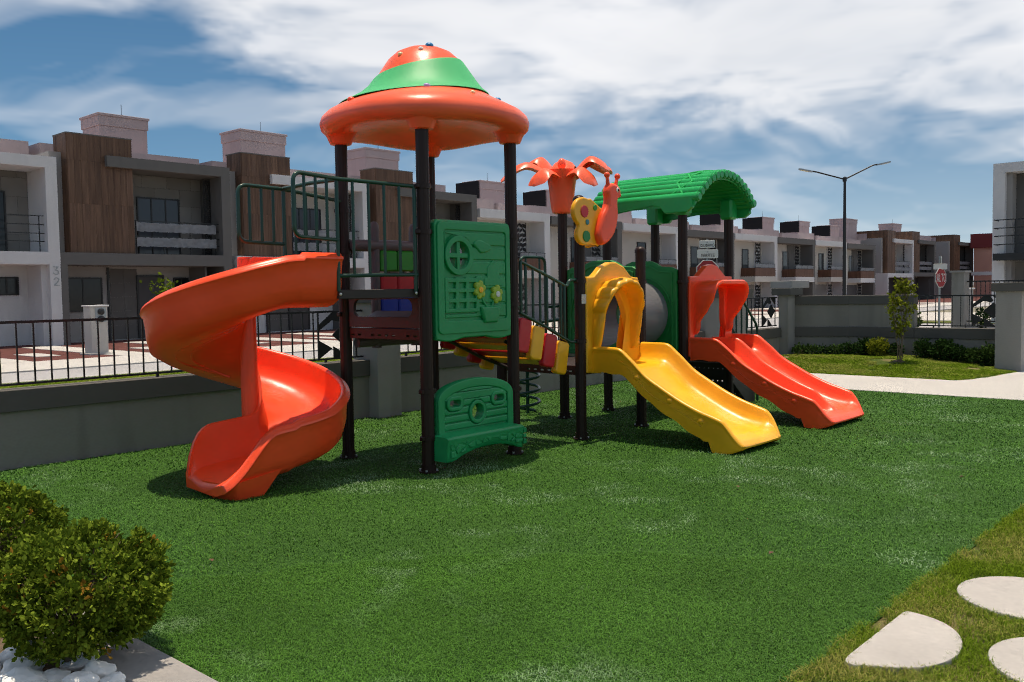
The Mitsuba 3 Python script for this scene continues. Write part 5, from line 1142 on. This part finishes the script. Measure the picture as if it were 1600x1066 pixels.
# street lamp
lp = thing('street_lamp', 'tall black street lamp with two arms over the brown balcony houses', 'street lamp')
lx_, ly_ = 39.57, 15.87
part(lp, 'pole', lathe([(0.085, 0), (0.08, 1.5), (0.055, 6.2)], (lx_, ly_, 0), 14), 'm_iron', 40); part(lp, 'collar', lathe([(0.07, 6.12), (0.09, 6.14), (0.09, 6.30), (0.03, 6.34)], (lx_, ly_, 0), 14), 'm_iron', 40); part(lp, 'base', cyl(lx_, ly_, 0, 0.06, 0.2, 14), 'm_iron')
for (ex, ey, ez, lb) in ((38.55, 16.95, 6.62, 'left'), (40.55, 14.80, 6.92, 'right')):
    p0 = np.array([lx_, ly_, 6.22]); p1 = np.array([ex, ey, ez]); d = (p1 - p0) / np.linalg.norm(p1 - p0); h_ = np.array([d[0], d[1], 0]); h_ /= np.linalg.norm(h_)
    mid = p0 + (p1 - p0) * 0.86; part(lp, 'arm', tube(fillet([p0, mid, mid + h_ * 0.20 + [0, 0, 0.03]], 0.08), 0.032, 8), 'm_iron', True)
    c = mid + h_ * 0.46 + np.array([0, 0, 0.07]); s = np.array([-h_[1], h_[0], 0]); e = np.array([0, 0, 1.0]) * 0.03; v = h_ * 0.30 + np.array([0, 0, 0.06])
    hd = hull([c + v * a + s * b_ * 0.10 + e * z for a in (-1, -0.6, 0.7, 1) for b_ in ((-0.6, 0.6) if abs(a) == 1 else (-1, 1)) for z in (-1, 1)]); k = part(lp, 'lamp_head', hd, 'm_steel', 40)
    part(k, 'lens', hull([c + v * a + s * b_ * 0.075 + np.array([0, 0, -0.034 + 0.0 * a]) + e * z * 0.2 for a in (-0.3, 0.8) for b_ in (-1, 1) for z in (-1, 1)]), 'm_cream')

# stop signs with street name plates
def stop_sign(label, x, y, face, zc, plates, col='m_steel', r=0.325, top=None):
    k = thing('stop_sign', label, 'stop sign', None); f = np.array(face, float); f /= np.linalg.norm(f); ex = np.array([-f[1], f[0], 0]) ; f3 = np.array([f[0], f[1], 0])
    # ex points to the viewer's right when f points at the viewer
    ex = np.array([-f[1], f[0], 0.0]); ez = np.array([0, 0, 1.0])
    part(k, 'pole', cyl(x, y, -0.1, top or plates[-1][0] + 0.1, 0.03, 10), col, 40)
    def onface(m, u, z, d): return place(m, np.array([x, y, z]) + f3 * d + ex * u, ex, ez)
    def ngon(R): return Polygon([(R * math.cos(a), R * math.sin(a)) for a in np.arange(8) * math.pi / 4 + math.pi / 8])
    o = part(k, 'octagon', onface(bev(ngon(r), 0.012, 0.003, 1), 0, zc, 0.034), 'm_sign_white'); part(o, 'red_face', onface(bev(ngon(r * 0.93), 0.004, 0.001, 1), 0, zc, 0.0465), 'm_sign_red')
    t = meshkit.text_mesh('ALTO', r * 0.50, 0.003); t.apply_scale([0.9, 1.55, 1]); w = t.bounds[1][0] - t.bounds[0][0]; part(o, 'lettering', onface(t, -w / 2, zc - r * 0.38, 0.0512), 'm_sign_white', label='the word ALTO')
    for z, w_, h_, txt, turn in plates:
        e2, f2 = (ex, f3) if not turn else (np.array([ex[0] * math.cos(turn) - ex[1] * math.sin(turn), ex[0] * math.sin(turn) + ex[1] * math.cos(turn), 0]), np.array([f3[0] * math.cos(turn) - f3[1] * math.sin(turn), f3[0] * math.sin(turn) + f3[1] * math.cos(turn), 0]))
        p = part(k, 'name_plate', place(bev(rrect(-w_ / 2, w_ / 2, -h_ / 2, h_ / 2, 0.03), 0.012, 0.003, 1), np.array([x, y, z]) + f2 * 0.034, e2, ez), 'm_sign_white')
        if txt:
            t = meshkit.text_mesh(txt, h_ * 0.34, 0.003, True); tw = t.bounds[1][0] - t.bounds[0][0]; part(p, 'lettering', place(t, np.array([x, y, z - h_ * 0.34]) + f2 * 0.0465 - e2 * tw / 2, e2, ez), 'm_black')
            part(p, 'emblem', place(bev(Point(0, 0).buffer(h_ * 0.10), 0.003, 0.001, 1), np.array([x, y, z + h_ * 0.22]) + f2 * 0.0465, e2, ez), 'm_steel')
stop_sign('stop sign with two white name plates showing above the orange red hood panel', 23.08, 13.24, (-0.76, -0.65), 2.02, [(2.52, 0.62, 0.25, 'MARTE', 0.15), (2.80, 0.44, 0.22, 'QUIRPO', -0.2)], r=0.345, top=2.95)
stop_sign('stop sign right of the young tree, in front of the tall grey pillar', 27.55, 8.28, (-0.22, -0.97), 1.73, [(2.23, 0.72, 0.20, 'MARTE', 0.55), (2.05, 0.40, 0.16, None, -0.6)], r=0.30, top=2.35)

# ================================================================ plants
def bush(name, label, catg, cx, cy, z0, rx, h, n, size, col, seed, group=None, stems=5):
    rg = np.random.default_rng(seed); k = thing(name, label, catg, group)
    u = rg.normal(0, 1, (n, 3)); u /= np.linalg.norm(u, axis=1, keepdims=True); r = rg.uniform(0, 1, n) ** 0.4; lump = 0.7 + 0.6 * meshkit.fbm(u * 2.2 + seed, 3)
    P = np.column_stack([cx + u[:, 0] * r * rx * lump, cy + u[:, 1] * r * rx * 0.8 * lump, z0 + h * 0.5 + u[:, 2] * r * h * 0.5 * lump]); P = P[(P[:, 2] > z0 + 0.01)]
    N = (P - [cx, cy, z0 + h * 0.4]) / np.array([rx, rx, h]) + rg.normal(0, .5, P.shape)
    t = meshkit.fbm(P * 9, 2); c = np.array(col) * (0.5 + 0.9 * t)[:, None] * rg.uniform(0.7, 1.35, len(P))[:, None]
    V, F, C = leaf_cloud(P, N, size, rg, c); part(k, 'foliage', (V, F), 'm_leaf', color=C, kind='stuff')
    ms = [limb((cx + rg.normal(0, rx * .15), cy + rg.normal(0, rx * .15), z0 - 0.02), (cx + rg.normal(0, rx * .5), cy + rg.normal(0, rx * .4), z0 + h * rg.uniform(.5, .85)), 0.008, 0.003, rg) for _ in range(stems)]
    part(k, 'stems', cat(ms), 'm_bark', True)
    return k
def grd(x, y): return float(mound(np.array([x]), np.array([y]))[0])
G = 'leafy plants along the foot of the park wall'
dk, md, yl = (0.022, 0.048, 0.012), (0.04, 0.075, 0.018), (0.15, 0.17, 0.015)
specs = [(17.30, 7.82, .17, .22, md, 'low leafy plant at the foot of the high wall, right beside the corner pillar'), (17.40, 7.62, .16, .20, md, 'second low plant from the corner pillar at the foot of the high wall'), (17.50, 7.42, .16, .20, dk, 'third low plant from the corner pillar at the foot of the high wall'),
         (17.58, 7.22, .17, .22, md, 'low leafy plant just left of the bend in the high wall'), (17.66, 7.0, .18, .26, dk, 'dark leafy plant just right of the bend in the high wall'), (17.68, 6.68, .24, .34, dk, 'dark bushy plant left of the yellow leaved bush'),
         (17.60, 6.40, .25, .36, yl, 'yellow leaved bush left of the young tree'), (17.74, 6.12, .18, .26, dk, 'dark plant close behind the yellow leaved bush'), (17.78, 5.62, .20, .38, dk, 'dark upright plant right of the young tree'),
         (17.78, 5.26, .28, .40, dk, 'broad dark bush under the short fence'), (17.80, 4.96, .18, .32, dk, 'narrow dark bush right of the broad one under the short fence'), (17.82, 4.72, .22, .32, md, 'loose green plant under the diamond plates of the short fence'), (17.84, 4.48, .2, .40, md, 'upright green plant beside the gate pillar')]
for i, (x, y, r, hh, c, lb) in enumerate(specs): bush('garden_plant', lb, 'plant', x, y, grd(x, y) - 0.01, r, hh, int(420 * (r / .2) ** 2 * (hh / .3)), 0.055, c, 100 + i, G)
bush('garden_plant', 'thin dead looking plant left of the corner pillar', 'plant', 16.5, 8.6, 0, .10, .34, 60, 0.05, (0.06, 0.05, 0.03), 131, None, 6)
# young tree on the mound
rg = np.random.default_rng(77); tx, ty = 16.72, 5.70; tz = grd(tx, ty) - 0.02
yt_ = thing('young_tree', 'young tree with sparse yellowish leaves on the lawn mound', 'tree')
tips = []; ms = []
for i in range(5):
    a = rg.uniform(0, 6.28); top = np.array([tx + 0.13 * math.cos(a), ty + 0.13 * math.sin(a), tz + rg.uniform(1.25, 1.72)]); ms.append(limb((tx + rg.normal(0, .01), ty + rg.normal(0, .01), tz), top, 0.010, 0.003, rg, 0.10, 10))
    for j in range(9):
        t = rg.uniform(0.36, 1.0); b0 = np.array([tx, ty, tz]) * (1 - t) + top * t; d = rg.normal(0, 1, 3); d[2] = abs(d[2]) * 0.7; d /= np.linalg.norm(d); L = rg.uniform(0.12, 0.34) * (1.15 - 0.5 * t); tips.append((b0, b0 + d * L)); ms.append(limb(b0, b0 + d * L, 0.005, 0.002, rg, 0.1, 5))
part(yt_, 'trunk', cat(ms), 'm_bark', True)
PP, NN = [], []
for p0, p1 in tips:
    n = 17; t = rg.uniform(0.25, 1.08, n)[:, None]; PP.append(p0 * (1 - t) + p1 * t + rg.normal(0, 0.022, (n, 3))); NN.append(rg.normal(0, 0.8, (n, 3)) + (p1 - p0) * 2 + [0, 0, -0.2])
PP, NN = np.vstack(PP), np.vstack(NN); cc = np.array([0.15, 0.175, 0.016]) * rg.uniform(0.5, 1.6, len(PP))[:, None]
V, F, C = leaf_cloud(PP, NN, 0.062, rg, cc, 0.1); part(yt_, 'crown', (V, F), 'm_leaf', color=C, kind='stuff')
soil = thing('tree_pit', 'dark ring of bare soil round the foot of the young tree', 'soil'); 
cu_ = [(tx + 0.30 * math.cos(a) * (1 + .15 * math.sin(3 * a)), ty + 0.22 * math.sin(a), 0) for a in np.linspace(0, 2 * np.pi, 28)[:-1]]
cu_ = [(x, y, grd(x, y) + 0.012) for x, y, _ in cu_]; part(soil, 'earth', hull([(x, y, z - 0.08) for x, y, z in cu_] + [(tx + (x - tx) * .6, ty + (y - ty) * .6, z + 0.004) for x, y, z in cu_]), 'm_soil', True)
# saplings and shrubs on the street verge
bush('verge_shrub', 'small bright green tree on the verge behind the fence, left of the tall tower', 'shrub', 12.05, 15.0, 0.35, .30, .85, 900, 0.06, (0.075, 0.125, 0.012), 141); 
sp = thing('sapling', 'thin sapling on the verge behind the left end of the spiral slide', 'tree'); rg = np.random.default_rng(15)
part(sp, 'trunk', cat(limb((9.0, 17.0, 0), (8.62, 17.05, 1.75), 0.016, 0.006, rg, 0.05, 10)), 'm_bark', True); part(sp, 'stake', cyl(8.98, 16.95, 0, 0.9, 0.014, 8), 'm_steel')
P = np.array([8.62, 17.05, 1.70]) + rg.normal(0, 1, (90, 3)) * [0.16, 0.16, 0.10]; P2 = np.array([8.70, 17.05, 1.12]) + rg.normal(0, 1, (30, 3)) * [0.12, 0.12, 0.08]; P = np.vstack([P, P2])
V, F, C = leaf_cloud(P, rg.normal(0, 1, P.shape), 0.09, rg, np.array([0.10, 0.14, 0.012]) * rg.uniform(.6, 1.5, len(P))[:, None]); part(sp, 'leaves', (V, F), 'm_leaf', color=C, kind='stuff')
bush('verge_shrub', 'small shrub by the kerb behind the short fence, left of the stop sign pole', 'shrub', 25.9, 8.5, 0.25, .26, .6, 350, 0.09, (0.05, 0.08, 0.02), 143)
bush('verge_shrub', 'small round shrub behind the fence between the bridge and the tunnel', 'shrub', 16.9, 15.2, 0.2, .3, .6, 350, 0.08, (0.05, 0.085, 0.015), 145)
bush('verge_shrub', 'small green shrub behind the fence next to the corner pillar', 'shrub', 24.5, 14.2, 0.3, .35, .7, 350, 0.09, (0.06, 0.10, 0.02), 147)
bush('verge_shrub', 'dark round shrub behind the diamond plates of the short fence', 'shrub', 29.2, 7.6, 0.2, .25, .6, 350, 0.08, (0.02, 0.04, 0.015), 149)
